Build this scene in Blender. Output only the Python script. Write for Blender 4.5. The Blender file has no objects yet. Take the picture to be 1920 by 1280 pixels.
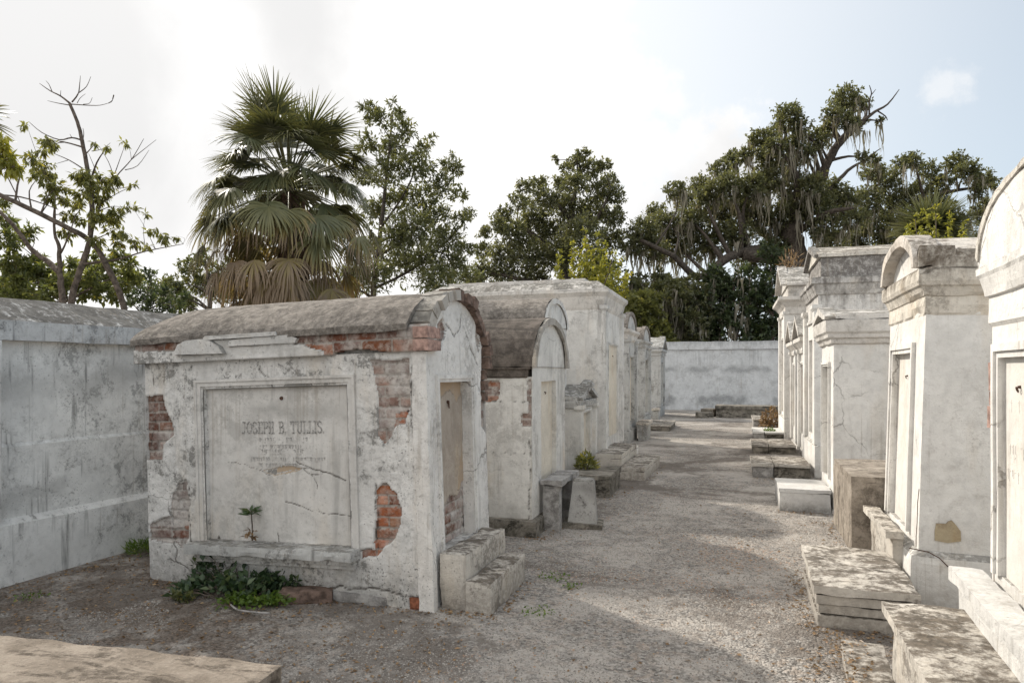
import bpy, bmesh, math, random
import numpy as np
from mathutils import Vector, Matrix

random.seed(7)
rng = np.random.default_rng(11)
S = bpy.context.scene
COL = S.collection
R = math.radians

# ------------------------------------------------------------------ camera
F, HOR, VPX, EYE = 1300.0, 697.0, 1375.0, 1.65
TH = math.atan((VPX - 960) / F)
CT, ST = math.cos(TH), math.sin(TH)
cam = bpy.data.cameras.new('camera')
cam.sensor_width = 36.0
cam.lens = F / 1920 * 36
cam.shift_y = (HOR - 640) / 1920
cam.clip_start, cam.clip_end = 0.05, 3000
camo = bpy.data.objects.new('camera', cam)
camo.location = (0, 0, EYE)
camo.rotation_euler = (R(90), 0, TH)
COL.objects.link(camo)
S.camera = camo


def at(px, py, d):
    """point seen at photo pixel (px, py), d metres along the optical axis"""
    x = (px - 960) / F * d
    return Vector((x * CT - d * ST, x * ST + d * CT, EYE - (py - HOR) * d / F))


def gz(px, py, z=0.0):
    return at(px, py, (EYE - z) * F / (py - HOR))


# ------------------------------------------------------------------ world, sun, exposure
SUN_EL, SUN_AZ = R(37), R(180 - 35)         # azimuth counter-clockwise from +X
SD = Vector((math.cos(SUN_EL) * math.cos(SUN_AZ), math.cos(SUN_EL) * math.sin(SUN_AZ), math.sin(SUN_EL)))
S.view_settings.view_transform = 'Standard'
S.view_settings.look = 'None'
S.view_settings.exposure = 0.19
S.view_settings.gamma = 1.0
S.view_settings.use_curve_mapping = False


class NT:
    """small helper for node trees"""
    def __init__(s, tree):
        s.t = tree
        tree.nodes.clear()

    def n(s, typ, ins=None, **kw):
        nd = s.t.nodes.new(typ)
        for k, v in kw.items():
            setattr(nd, k, v)
        for k, v in (ins or {}).items():
            s.set(nd.inputs[k], v)
        return nd

    def set(s, sock, v):
        if isinstance(v, bpy.types.NodeSocket):
            s.t.links.new(v, sock)
        elif isinstance(v, bpy.types.Node):
            s.t.links.new(v.outputs[0], sock)
        elif isinstance(v, (tuple, list)) and sock.type == 'RGBA' and len(v) == 3:
            sock.default_value = (*v, 1)
        else:
            sock.default_value = v

    def m(s, op, a, b=0.0, c=None, clamp=False):
        nd = s.n('ShaderNodeMath', operation=op, use_clamp=clamp)
        s.set(nd.inputs[0], a)
        s.set(nd.inputs[1], b)
        if c is not None:
            s.set(nd.inputs[2], c)
        return nd.outputs[0]

    def vm(s, op, a, b=None, out=0):
        nd = s.n('ShaderNodeVectorMath', operation=op)
        s.set(nd.inputs[0], a)
        if b is not None:
            s.set(nd.inputs[3 if op == 'SCALE' else 1], b)
        return nd.outputs[out]

    def mix(s, f, a, b, blend='MIX'):
        nd = s.n('ShaderNodeMix', data_type='RGBA', blend_type=blend, clamp_factor=True)
        s.set(nd.inputs[0], f)
        s.set(nd.inputs[6], a)
        s.set(nd.inputs[7], b)
        return nd.outputs[2]

    def noise(s, vec, scale, detail=4, rough=.55, dist=0.0, out=0):
        nd = s.n('ShaderNodeTexNoise')
        s.set(nd.inputs['Vector'], vec)
        nd.inputs['Scale'].default_value = scale
        nd.inputs['Detail'].default_value = detail
        nd.inputs['Roughness'].default_value = rough
        nd.inputs['Distortion'].default_value = dist
        return nd.outputs[out]

    def smooth(s, v, a, b, lo=0.0, hi=1.0):
        nd = s.n('ShaderNodeMapRange', interpolation_type='SMOOTHSTEP')
        for i, x in enumerate((v, a, b, lo, hi)):
            s.set(nd.inputs[i], x)
        return nd.outputs[0]

    def scalev(s, vec, sc):
        return s.vm('MULTIPLY', vec, sc)


W = bpy.data.worlds.new('World')
S.world = W
W.use_nodes = True
wt = NT(W.node_tree)
sky = wt.n('ShaderNodeTexSky', sky_type='NISHITA', sun_disc=False, sun_elevation=SUN_EL,
           sun_rotation=R(90) - SUN_AZ, air_density=1.0, dust_density=2.5, ozone_density=1.2)
tc = wt.n('ShaderNodeTexCoord')
dv = wt.vm('NORMALIZE', tc.outputs['Generated'])
SKYK = 0.09
n1 = wt.noise(dv, 2.6, 7, .56, .25)
n2 = wt.noise(dv, 1.3, 3, .5)
n3 = wt.noise(dv, 9.0, 5, .6)
left = wt.vm('DOT_PRODUCT', dv, (-CT, -ST, 0.10), out=1)
cov = wt.m('ADD', left, wt.m('MULTIPLY', wt.m('SUBTRACT', n1, .5), .75))
cov = wt.m('ADD', cov, wt.m('MULTIPLY', wt.m('SUBTRACT', n3, .5), .12))
cmask = wt.smooth(cov, -.13, -.04)
for (px, py, rad, amt) in ((1345, 290, .075, 1.0), (1300, 330, .07, .9), (1390, 330, .06, .8), (1140, 115, .06, .9), (1190, 190, .06, .8), (1775, 166, .036, .5), (1255, 195, .03, .6), (1220, 380, .1, .9), (1160, 280, .1, .9)):
    bd = (at(px, py, 10) - Vector((0, 0, EYE))).normalized()
    dist = wt.vm('DISTANCE', dv, tuple(bd), out=1)
    dn = wt.m('ADD', dist, wt.m('MULTIPLY', wt.m('SUBTRACT', wt.noise(dv, 22, 5, .62), .5), rad * 2.4))
    cmask = wt.m('MAXIMUM', cmask, wt.smooth(dn, rad * 1.05, rad * .30, 0, amt))
sdot = wt.vm('DOT_PRODUCT', dv, tuple(SD), out=1)
glow = wt.m('POWER', wt.m('MAXIMUM', sdot, 0), 5)
up = wt.n('ShaderNodeSeparateXYZ', {0: dv}).outputs[2]
cl = wt.smooth(wt.m('ADD', n2, wt.m('MULTIPLY', wt.m('SUBTRACT', n1, .5), .6)), .38, .60, .66, .93)
cl = wt.m('ADD', cl, wt.m('MULTIPLY', glow, .20))
cb = wt.mix(n1, (.955, .955, .965), (1.0, .985, .96))
ccol = wt.vm('SCALE', cb, wt.m('DIVIDE', cl, SKYK))
hz = wt.smooth(wt.m('ADD', up, wt.m('MULTIPLY', left, -.35)), 0.0, .9, .85, .42)
skc = wt.mix(hz, sky.outputs[0], (.74 / SKYK, .845 / SKYK, .93 / SKYK))
skc = wt.mix(wt.smooth(sdot, .25, .95, 0, .8), skc, (1.0 / SKYK, 1.0 / SKYK, 1.0 / SKYK))
fin = wt.mix(cmask, skc, ccol)
# extra warm brightness added to unseen sky overhead and behind, lifting shaded faces
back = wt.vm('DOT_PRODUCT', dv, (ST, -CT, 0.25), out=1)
unseen_boost = wt.m('MAXIMUM', wt.smooth(back, -.15, .75, 1, 1.55), wt.smooth(up, .55, .95, 1, 1.9))
fin = wt.vm('MULTIPLY', wt.vm('SCALE', fin, unseen_boost), wt.mix(wt.smooth(unseen_boost, 1.0, 1.5), (1, 1, 1), (1.0, .978, .945)))
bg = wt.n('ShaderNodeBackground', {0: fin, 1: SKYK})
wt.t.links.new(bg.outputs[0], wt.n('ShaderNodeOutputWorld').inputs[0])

sl = bpy.data.lights.new('sun', 'SUN')
sl.energy, sl.angle, sl.color = 4.2, R(1.8), (1.0, .93, .82)
so = bpy.data.objects.new('sun', sl)
so.rotation_euler = SD.to_track_quat('Z', 'Y').to_euler()
so.location = (0, 0, 30)
COL.objects.link(so)


# ------------------------------------------------------------------ noise on arrays
def _hash(ix, iy, iz):
    h = (ix.astype(np.uint64) * np.uint64(374761393) + iy.astype(np.uint64) * np.uint64(668265263)
         + iz.astype(np.uint64) * np.uint64(2246822519)) & np.uint64(0xffffffff)
    h = ((h ^ (h >> np.uint64(13))) * np.uint64(1274126177)) & np.uint64(0xffffffff)
    h = (h ^ (h >> np.uint64(16)))
    return (h & np.uint64(0xffff)).astype(np.float64) / 65535.0


def vnoise(p):
    p = np.asarray(p, float) + 1000.0
    i = np.floor(p).astype(np.int64)
    f = p - i
    f = f * f * (3 - 2 * f)
    r = 0
    for dx in (0, 1):
        for dy in (0, 1):
            for dz in (0, 1):
                w = (f[:, 0] if dx else 1 - f[:, 0]) * (f[:, 1] if dy else 1 - f[:, 1]) * (f[:, 2] if dz else 1 - f[:, 2])
                r = r + w * _hash(i[:, 0] + dx, i[:, 1] + dy, i[:, 2] + dz)
    return r * 2 - 1


def fbm(p, octv=4, gain=.5):
    p = np.asarray(p, float)
    a, s, r = 1.0, 0.0, 0
    for k in range(octv):
        r = r + a * vnoise(p * (2.03 ** k) + 17.3 * k)
        s += a
        a *= gain
    return r / s


# ------------------------------------------------------------------ mesh builder
class MB:
    def __init__(s):
        s.v, s.f = [], []

    def add(s, vs, fs):
        o = len(s.v)
        s.v += [tuple(x) for x in vs]
        s.f += [tuple(o + i for i in q) for q in fs]

    def quad(s, a, b, c, d, res=None):
        a, b, c, d = map(Vector, (a, b, c, d))
        if not res:
            s.add([a, b, c, d], [(0, 1, 2, 3)])
            return
        nu = max(1, min(160, round(max((b - a).length, (c - d).length) / res)))
        nv = max(1, min(160, round(max((d - a).length, (c - b).length) / res)))
        vs, fs = [], []
        for j in range(nv + 1):
            t = j / nv
            p, q = a.lerp(d, t), b.lerp(c, t)
            for i in range(nu + 1):
                vs.append(p.lerp(q, i / nu))
        for j in range(nv):
            for i in range(nu):
                k = j * (nu + 1) + i
                fs.append((k, k + 1, k + nu + 2, k + nu + 1))
        s.add(vs, fs)

    def hexa(s, p, res=None, skip=()):
        """p: 8 points, bottom 0-3 counter-clockwise seen from above, top 4-7"""
        for k, q in enumerate(((3, 2, 1, 0), (4, 5, 6, 7), (0, 1, 5, 4), (1, 2, 6, 5), (2, 3, 7, 6), (3, 0, 4, 7))):
            if k not in skip:
                s.quad(*[p[i] for i in q], res)

    def box(s, x0, x1, y0, y1, z0, z1, res=None, skip=(), taper=0.0):
        t = taper
        s.hexa([(x0, y0, z0), (x1, y0, z0), (x1, y1, z0), (x0, y1, z0),
                (x0 + t, y0 + t, z1), (x1 - t, y0 + t, z1), (x1 - t, y1 - t, z1), (x0 + t, y1 - t, z1)], res, skip)

    def loft(s, x0, x1, y0, y1, prof, res=None, cap=True, base=False):
        """moulding swept round a rectangle; prof = [(outwards, z), ...] from bottom to top"""
        rings = [[(x0 - o, y0 - o, z), (x1 + o, y0 - o, z), (x1 + o, y1 + o, z), (x0 - o, y1 + o, z)] for o, z in prof]
        for a, b in zip(rings, rings[1:]):
            for k in range(4):
                s.quad(a[k], a[(k + 1) % 4], b[(k + 1) % 4], b[k], res)
        if cap:
            s.quad(*rings[-1], res)
        if base:
            s.quad(*rings[0][::-1], res)

    def prism(s, prof, y0, y1, res=None, ends=True):
        """closed x-z outline (counter-clockwise seen from -y) pushed from y0 to y1"""
        n = len(prof)
        for k in range(n):
            a, b = prof[k], prof[(k + 1) % n]
            s.quad((a[0], y0, a[1]), (a[0], y1, a[1]), (b[0], y1, b[1]), (b[0], y0, b[1]), res)
        if ends:
            s.add([(x, y0, z) for x, z in prof], [tuple(range(n))])
            s.add([(x, y1, z) for x, z in prof], [tuple(range(n))[::-1]])

    def tube(s, pts, rad, seg=8, cap=True):
        pts = [Vector(p) for p in pts]
        rings = []
        for i, p in enumerate(pts):
            t = (pts[min(i + 1, len(pts) - 1)] - pts[max(i - 1, 0)]).normalized()
            u = t.cross(Vector((.31, .17, .93)))
            u = (u if u.length > 1e-3 else t.cross(Vector((1, 0, 0)))).normalized()
            w = t.cross(u)
            rings.append([p + (u * math.cos(2 * math.pi * k / seg) + w * math.sin(2 * math.pi * k / seg)) * rad[i] for k in range(seg)])
        vs = [q for r in rings for q in r]
        fs = [(i * seg + k, i * seg + (k + 1) % seg, (i + 1) * seg + (k + 1) % seg, (i + 1) * seg + k)
              for i in range(len(rings) - 1) for k in range(seg)]
        if cap:
            fs += [tuple(range(seg))[::-1], tuple((len(rings) - 1) * seg + k for k in range(seg))]
        s.add(vs, fs)

    def build(s, name, mat, parent=None, amp=0.0, freq=2.2, chip=0.0, seed=0.0, smooth=False, merge=True):
        me = bpy.data.meshes.new(name)
        bm = bmesh.new()
        vs = [bm.verts.new(v) for v in s.v]
        for f in s.f:
            try:
                bm.faces.new([vs[i] for i in f])
            except ValueError:
                pass
        if merge:
            bmesh.ops.remove_doubles(bm, verts=bm.verts, dist=5e-4)
            bmesh.ops.recalc_face_normals(bm, faces=bm.faces)
        if (amp or chip) and len(bm.verts):
            bm.normal_update()
            P = np.array([v.co[:] for v in bm.verts])
            D = np.zeros_like(P)
            if amp:
                for k in range(3):
                    D[:, k] = amp * fbm(P * freq + seed + 31.7 * k, 3)
            if chip:
                sharp = set()
                for e in bm.edges:
                    if len(e.link_faces) == 2 and e.calc_face_angle(0) > .7:
                        sharp.add(e.verts[0].index)
                        sharp.add(e.verts[1].index)
                bm.verts.index_update()
                sharp = set()
                for e in bm.edges:
                    if len(e.link_faces) == 2 and e.calc_face_angle(0) > .7:
                        sharp.add(e.verts[0].index)
                        sharp.add(e.verts[1].index)
                if sharp:
                    ix = np.array(sorted(sharp))
                    Nn = np.array([bm.verts[i].normal[:] if False else (0, 0, 0) for i in ()]) if False else None
                    bm.verts.ensure_lookup_table()
                    Nn = np.array([bm.verts[i].normal[:] for i in ix])
                    a = np.clip(fbm(P[ix] * 7 + seed + 5, 3) * 1.6 + .25, .05, 1.3)
                    b = np.clip(fbm(P[ix] * 1.7 + seed + 9, 2) * 5 - 2.0, 0, 1.6)
                    D[ix] -= Nn * (chip * (a + b))[:, None]
            for v, d in zip(bm.verts, D):
                v.co += Vector(d)
        bm.to_mesh(me)
        bm.free()
        return link(name, me, mat, parent, smooth)


def link(name, me, mat, parent=None, smooth=False):
    if mat:
        me.materials.append(mat)
    if smooth:
        me.polygons.foreach_set('use_smooth', np.ones(len(me.polygons), bool))
    o = bpy.data.objects.new(name, me)
    COL.objects.link(o)
    if parent:
        o.parent = parent
    return o


def tag(o, label=None, cat=None, group=None, kind=None):
    for k, v in (('label', label), ('category', cat), ('group', group), ('kind', kind)):
        if v:
            o[k] = v
    return o


TOMB_GROUP = {1: 'tombs standing along the left side of the path', -1: 'tombs standing along the right side of the path'}


def thing(name, loc, rotz, label, cat, group=None, tilt=(0, 0)):
    if cat == 'tomb' and not group:
        group = TOMB_GROUP[1 if rotz > 0 else -1]
    o = bpy.data.objects.new(name, None)
    o.empty_display_size = .2
    o.location = loc
    o.rotation_euler = (tilt[0], tilt[1], rotz)
    COL.objects.link(o)
    return tag(o, label, cat, group)


# ------------------------------------------------------------------ materials
MATS = {}


def new_mat(name):
    m = bpy.data.materials.new(name)
    m.use_nodes = True
    MATS[name] = m
    return m, NT(m.node_tree)


def finish_mat(t, col, rough, bump_h=None, bump_d=.01, spec=.25, normal_strength=1.0):
    b = t.n('ShaderNodeBsdfPrincipled')
    t.set(b.inputs['Base Color'], col)
    t.set(b.inputs['Roughness'], rough)
    b.inputs['Specular IOR Level'].default_value = spec
    if bump_h is not None:
        bp = t.n('ShaderNodeBump', {'Strength': normal_strength, 'Distance': bump_d, 'Height': bump_h})
        t.t.links.new(bp.outputs[0], b.inputs['Normal'])
    o = t.n('ShaderNodeOutputMaterial')
    t.t.links.new(b.outputs[0], o.inputs[0])


def plaster(name, white=(.70, .685, .655), dirt=(.17, .16, .15), blotch=.5, streak=.4, spots=.4, crack=.4,
            warm=0.0, warmc=(.56, .43, .27), topdirt=.7, base=None, top=None, bump=1.0, sc=1.0, tcov=.36, drips=.35, masonry=False, fine=1.0, lichen=(.10, .095, .085), horiz=None):
    """lime-washed plaster: tone patches, black mildew blotches, run-down streaks, rust-warm patches, cracks"""
    m, t = new_mat(name)
    g = t.n('ShaderNodeNewGeometry')
    P = g.outputs['Position']
    Pz = t.n('ShaderNodeSeparateXYZ', {0: P}).outputs[2]
    Nz = t.n('ShaderNodeSeparateXYZ', {0: g.outputs['True Normal']}).outputs[2]
    tone = t.noise(P, 1.9, 5, .6)
    col = t.mix(t.smooth(tone, .32, .68), tuple(c * .84 for c in white), white)
    med = t.noise(P, 11, 6, .65, .3)
    col = t.mix(t.smooth(med, .42, .72, 0, .45), col, tuple(c * .66 for c in white))
    # warm runs
    if warm:
        wn = t.noise(t.scalev(P, (3.2, 3.2, 1.0)), 1.0, 5, .6, .3)
        col = t.mix(t.smooth(wn, .52, .72, 0, warm), col, warmc)
    # mildew
    bl = t.noise(t.vm('ADD', P, (7.3, 1.1, 4.4)), 1.35, 8, .66, .35)
    fl = t.noise(P, 21, 5, .7, .2)
    blm = t.m('ADD', bl, t.m('MULTIPLY', t.m('SUBTRACT', fl, .5), .34))
    blm = t.smooth(blm, .60, .70, 0, blotch)
    st = t.noise(t.scalev(P, (13, 13, .85)), 1.0, 5, .62)
    st2 = t.noise(P, 1.0, 3, .5)
    stm = t.smooth(t.m('ADD', st, t.m('MULTIPLY', t.m('SUBTRACT', st2, .5), .7)), .56, .76, 0, streak)
    d = t.m('MAXIMUM', blm, stm)
    if base:
        bz = t.smooth(t.m('ADD', Pz, t.m('MULTIPLY', t.m('SUBTRACT', t.noise(P, 3.6, 6, .68, .3), .5), 1.5 * base[1])), base[0], base[0] + base[1], base[2], 0)
        bz = t.m('MULTIPLY', bz, t.smooth(fl, .30, .62, .35, 1.0))
        d = t.m('MAXIMUM', d, bz)
    if top:
        tz = t.smooth(t.m('ADD', Pz, t.m('MULTIPLY', t.m('SUBTRACT', t.noise(t.scalev(P, (5, 5, 1.1)), 1.0, 6, .68), .5), 2.6 * (top[1] - top[0]))), top[0], top[1], 0, top[2])
        tz = t.m('MULTIPLY', tz, t.smooth(fl, .28, .6, .4, 1.0))
        d = t.m('MAXIMUM', d, tz)
    if horiz:
        # band of mildew at one height, ragged
        for hz_, hw_, ha_ in horiz:
            q = t.m('ABSOLUTE', t.m('SUBTRACT', t.m('ADD', Pz, t.m('MULTIPLY', t.m('SUBTRACT', t.noise(P, 2.2, 6, .7), .5), hw_ * 3)), hz_))
            d = t.m('MAXIMUM', d, t.m('MULTIPLY', t.smooth(q, 0, hw_, ha_, 0), t.smooth(st2, .42, .6)))
    mo = t.noise(t.vm('ADD', P, (3.1, 9.2, 1.7)), 4.2 * sc, 8, .72, .5)
    mo2 = t.m('ADD', mo, t.m('MULTIPLY', t.m('SUBTRACT', bl, .5), .75))
    mo2 = t.m('ADD', mo2, t.m('MULTIPLY', t.m('SUBTRACT', fl, .5), .55))
    mo2 = t.m('ADD', mo2, t.m('MULTIPLY', t.m('SUBTRACT', t.noise(P, 62, 4, .7), .5), .35))
    d = t.m('MAXIMUM', d, t.smooth(mo2, .53, .66, 0, blotch * .8))
    d = t.m('MAXIMUM', d, t.smooth(mo2, .42, .60, 0, blotch * .28))
    dcol = t.mix(t.smooth(fl, .35, .65), dirt, tuple(c * 1.7 for c in dirt))
    col = t.mix(d, col, dcol)
    # lichen on upward faces
    if topdirt:
        tn = t.noise(t.scalev(P, (3.2, 5.0, 4)), 1.0, 8, .75, .4)
        tm = t.m('MULTIPLY', t.smooth(Nz, .25, .6), t.smooth(t.m('ADD', tn, t.m('MULTIPLY', t.m('SUBTRACT', fl, .5), .6)), tcov, tcov + .2, .12, topdirt))
        col = t.mix(tm, col, t.mix(t.smooth(med, .35, .65), lichen, tuple(c * 2.1 for c in lichen)))
    if spots:
        sp = t.noise(P, 55, 3, .6)
        spm = t.smooth(t.m('ADD', sp, t.m('MULTIPLY', t.m('SUBTRACT', tone, .5), .5)), .64, .72, 0, spots)
        col = t.mix(spm, col, tuple(c * .8 for c in dirt))
    if drips:
        dn_ = t.noise(t.scalev(P, (34, 34, .55)), 1.0, 4, .6)
        dm = t.smooth(t.m('ADD', dn_, t.m('MULTIPLY', t.m('SUBTRACT', bl, .5), .9)), .60, .76, 0, drips)
        col = t.mix(dm, col, t.mix(med, (.20, .165, .125), (.36, .31, .25)))
    hgt = t.m('ADD', t.m('MULTIPLY', t.noise(P, 38, 6, .7), .55), t.m('MULTIPLY', med, .8))
    hgt = t.m('ADD', hgt, t.m('MULTIPLY', t.noise(P, 170, 3, .6), .22 * fine))
    hgt = t.m('SUBTRACT', hgt, t.m('MULTIPLY', t.smooth(fl, .55, .75), .25))
    if crack:
        wv = t.vm('ADD', P, t.vm('SCALE', t.noise(P, 5, 5, .65, out=1), .16))
        vo = t.n('ShaderNodeTexVoronoi', feature='DISTANCE_TO_EDGE')
        t.set(vo.inputs['Vector'], wv)
        vo.inputs['Scale'].default_value = 1.5
        ck = t.m('MULTIPLY', t.smooth(vo.outputs[0], .003, .012, 1, 0), t.smooth(st2, .50, .58))
        col = t.mix(t.m('MULTIPLY', ck, crack), col, (.10, .085, .07))
        hgt = t.m('SUBTRACT', hgt, t.m('MULTIPLY', ck, 1.2 * crack))
    if masonry:
        ho = t.n('ShaderNodeAttribute', attribute_name='hole').outputs['Fac']
        bc = t.n('ShaderNodeAttribute', attribute_name='bcol').outputs['Color']
        bc = t.mix(t.smooth(t.noise(P, 24, 6, .7), .35, .7, 0, .65), bc, t.mix(t.smooth(fl, .4, .6), (.10, .075, .06), (.52, .47, .42)))
        hb = t.noise(P, 75, 5, .7)
        col = t.mix(t.smooth(ho, .35, .65), col, bc)
        hgt = t.m('ADD', hgt, t.m('MULTIPLY', t.m('MULTIPLY', hb, ho), .8))
        gr = t.n('ShaderNodeAttribute', attribute_name='grime').outputs['Fac']
        col = t.mix(t.m('MULTIPLY', gr, t.smooth(t.noise(P, 40, 4, .6), .2, .55)), col, (.075, .065, .055))
        tn_ = t.n('ShaderNodeAttribute', attribute_name='tan').outputs['Fac']
        col = t.mix(t.m('MULTIPLY', tn_, t.smooth(t.noise(P, 9, 6, .65), .25, .6, .4, 1)), col, (.42, .325, .235))
    finish_mat(t, col, .92, hgt, .007 * bump, .12)
    return m


def stone(name, c1, c2, dark=(.06, .055, .05), dk=.6, scale=6, bump=1.0, streaks=True):
    m, t = new_mat(name)
    g = t.n('ShaderNodeNewGeometry')
    P = g.outputs['Position']
    a = t.noise(P, scale, 7, .68, .4)
    col = t.mix(t.smooth(a, .35, .65), c1, c2)
    b = t.noise(t.scalev(P, (2.2, 8, 5)), 1.0, 7, .7, .8) if streaks else t.noise(P, 3.5, 7, .7, .5)
    f = t.noise(P, 30, 5, .7)
    col = t.mix(t.smooth(t.m('ADD', b, t.m('MULTIPLY', t.m('SUBTRACT', f, .5), .35)), .47, .64, 0, dk), col, dark)
    col = t.mix(t.smooth(t.noise(P, 80, 3, .6), .55, .75, 0, .4), col, tuple(min(1, x * 1.5) for x in c2))
    h = t.m('ADD', t.m('MULTIPLY', f, .7), t.m('ADD', t.m('MULTIPLY', a, .9), t.m('MULTIPLY', t.noise(P, 140, 4, .65), .35)))
    finish_mat(t, col, .93, h, .010 * bump, .12)
    return m


def gravel_mat():
    m, t = new_mat('gravel')
    g = t.n('ShaderNodeNewGeometry')
    P = g.outputs['Position']
    wv = t.vm('ADD', P, t.vm('SCALE', t.noise(P, 40, 2, .5, out=1), .012))
    vo = t.n('ShaderNodeTexVoronoi')
    t.set(vo.inputs['Vector'], wv)
    vo.inputs['Scale'].default_value = 62
    v2 = t.n('ShaderNodeTexVoronoi')
    t.set(v2.inputs['Vector'], wv)
    v2.inputs['Scale'].default_value = 25
    r = t.n('ShaderNodeSeparateColor', {0: vo.outputs['Color']}).outputs[0]
    r2 = t.n('ShaderNodeSeparateColor', {0: v2.outputs['Color']}).outputs[1]
    col = t.mix(r, (.10, .092, .085), (.38, .36, .335))
    col = t.mix(t.smooth(r2, .45, 1, 0, .5), col, (.36, .30, .25))
    big = t.noise(P, .8, 6, .62, .4)
    fine = t.noise(P, 6, 5, .65)
    col = t.mix(t.smooth(t.m('ADD', big, t.m('MULTIPLY', t.m('SUBTRACT', fine, .5), .5)), .46, .60, 0, .7), col, (.43, .40, .365))
    big2 = t.noise(t.vm('ADD', P, (31, 12, 3)), .55, 6, .66, .5)
    col = t.mix(t.smooth(t.m('ADD', big2, t.m('MULTIPLY', t.m('SUBTRACT', fine, .5), .4)), .50, .60, 0, .75), col, (.12, .102, .088))
    # bare earth and leaf mould on the left, between the wall and the first tomb
    s = t.n('ShaderNodeSeparateXYZ', {0: P})
    lx = t.smooth(t.m('ADD', s.outputs[0], t.m('MULTIPLY', t.m('SUBTRACT', big2, .5), 3.5)), -3.3, -2.0, 1, 0)
    ly = t.smooth(s.outputs[1], 5.6, 6.6, 1, 0)
    em = t.m('MULTIPLY', t.m('MULTIPLY', lx, ly), t.smooth(t.noise(P, 3.1, 6, .7, .6), .40, .60, .10, .85))
    ear = t.mix(t.smooth(t.noise(P, 45, 5, .7), .35, .65), (.055, .043, .035), (.19, .15, .12))
    col = t.mix(em, col, ear)
    h = t.m('ADD', t.m('MULTIPLY', t.m('SUBTRACT', .6, vo.outputs['Distance']), 1.0), t.m('MULTIPLY', t.m('SUBTRACT', .6, v2.outputs['Distance']), .5))
    h = t.m('ADD', h, t.m('MULTIPLY', t.noise(P, 120, 3, .6), .3))
    finish_mat(t, col, .95, h, .012, .1)
    return m


def leaf_mat(name, ca, cb, cc=None, trans=.35, gloss=.5):
    m, t = new_mat(name)
    tint = t.n('ShaderNodeAttribute', attribute_name='tint').outputs['Fac']
    col = t.mix(t.smooth(tint, 0, .8), ca, cb)
    if cc:
        col = t.mix(t.smooth(tint, .86, 1.0), col, cc)
    p = t.n('ShaderNodeBsdfPrincipled', {'Base Color': col, 'Roughness': .45})
    p.inputs['Specular IOR Level'].default_value = gloss
    tr = t.n('ShaderNodeBsdfTranslucent')
    t.set(tr.inputs[0], t.mix(.55, col, t.vm('MULTIPLY', col, (1.7, 1.6, .55))))
    mx = t.n('ShaderNodeMixShader')
    mx.inputs[0].default_value = trans
    t.t.links.new(p.outputs[0], mx.inputs[1])
    t.t.links.new(tr.outputs[0], mx.inputs[2])
    t.t.links.new(mx.outputs[0], t.n('ShaderNodeOutputMaterial').inputs[0])
    return m


def plain(name, col, rough=.8, var=.35, scale=20, bump=.4):
    m, t = new_mat(name)
    P = t.n('ShaderNodeNewGeometry').outputs['Position']
    n = t.noise(P, scale, 5, .65)
    c = t.mix(t.smooth(n, .3, .7), tuple(x * (1 - var) for x in col), tuple(min(1, x * (1 + var)) for x in col))
    finish_mat(t, c, rough, n, .01 * bump, .2)
    return m


# left row and walls stand grey-white, mildewed; right row is repainted brighter
M_WALL = plaster('mildewed_wall_plaster', (.78, .77, .745), (.11, .108, .103), .80, .80, .45, .15, topdirt=.2, horiz=((.62, .2, .45), (1.55, .25, .4)), top=(1.95, 2.3, .45))
M_FAR = plaster('far_wall_plaster', (.66, .675, .69), (.17, .175, .18), .5, .35, .2, 0, topdirt=.6, horiz=((.45, .5, .75), (1.75, .25, .65)), top=(2.66, 3.05, .75))
M_BPL = plaster('peeling_plaster', (.75, .735, .71), (.11, .107, .10), 1.0, .65, .8, .6, warm=.25, base=(0, .5, .6), top=(1.5, 1.95, .35), masonry=True, bump=1.6)
M_BTAB = plaster('worn_marble', (.66, .64, .61), (.17, .165, .155), .48, .4, .40, 0, warm=.15, bump=.5, masonry=True, horiz=((1.36, .13, .5),))
M_BFRONT = plaster('flaking_front_plaster', (.78, .76, .73), (.14, .13, .12), .55, .4, .55, .5, warm=.10, masonry=True, bump=1.5)
M_TAN = plaster('tan_stained_marble', (.46, .40, .34), (.17, .14, .115), .5, .5, .4, 0, warm=.4, masonry=True)
M_PALE = plaster('pale_plaster', (.75, .73, .69), (.13, .12, .11), .45, .45, .35, .25, warm=.35, base=(0, .45, .6), masonry=True)
M_TALL = plaster('tall_tomb_plaster', (.76, .745, .715), (.12, .115, .11), .48, .45, .25, .3, warm=.2, base=(0, .35, .45), masonry=False)
M_CREAM = plaster('cream_plaster', (.74, .68, .58), (.27, .21, .16), .2, .3, .2, .2, warm=.45)
M_GREYPL = plaster('grey_mossy_plaster', (.58, .58, .565), (.085, .082, .078), .85, .75, .4, .1, base=(0, .6, .6), topdirt=.8)
M_WHITE = plaster('white_paint_plaster', (.82, .805, .775), (.17, .15, .13), .24, .22, .2, .45, warm=.16, base=(0, .25, .5), topdirt=.75)
M_CORN = plaster('weathered_cornice', (.74, .70, .635), (.085, .070, .055), .7, .55, .4, .2, warm=.3, topdirt=.92, lichen=(.085, .075, .062), bump=1.5)
M_CORN2 = plaster('streaked_cornice', (.74, .71, .67), (.09, .08, .068), .55, .5, .35, .15, warm=.2, topdirt=.9, bump=1.3)
M_SLAB = plaster('lichen_slab', (.66, .62, .56), (.07, .060, .052), .8, .65, .45, .1, warm=.2, topdirt=.90, lichen=(.062, .052, .042), base=(0, .3, .6), bump=1.8, tcov=.38)
M_SLABW = plaster('whitewashed_step', (.72, .71, .69), (.13, .125, .115), .3, .35, .35, .1, topdirt=.25, base=(.0, .16, .85), bump=1.3)
M_TABW = plaster('white_marble', (.75, .73, .69), (.3, .26, .21), .22, .4, .2, 0, warm=.22, bump=.5, base=(.3, .5, .3))
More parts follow.
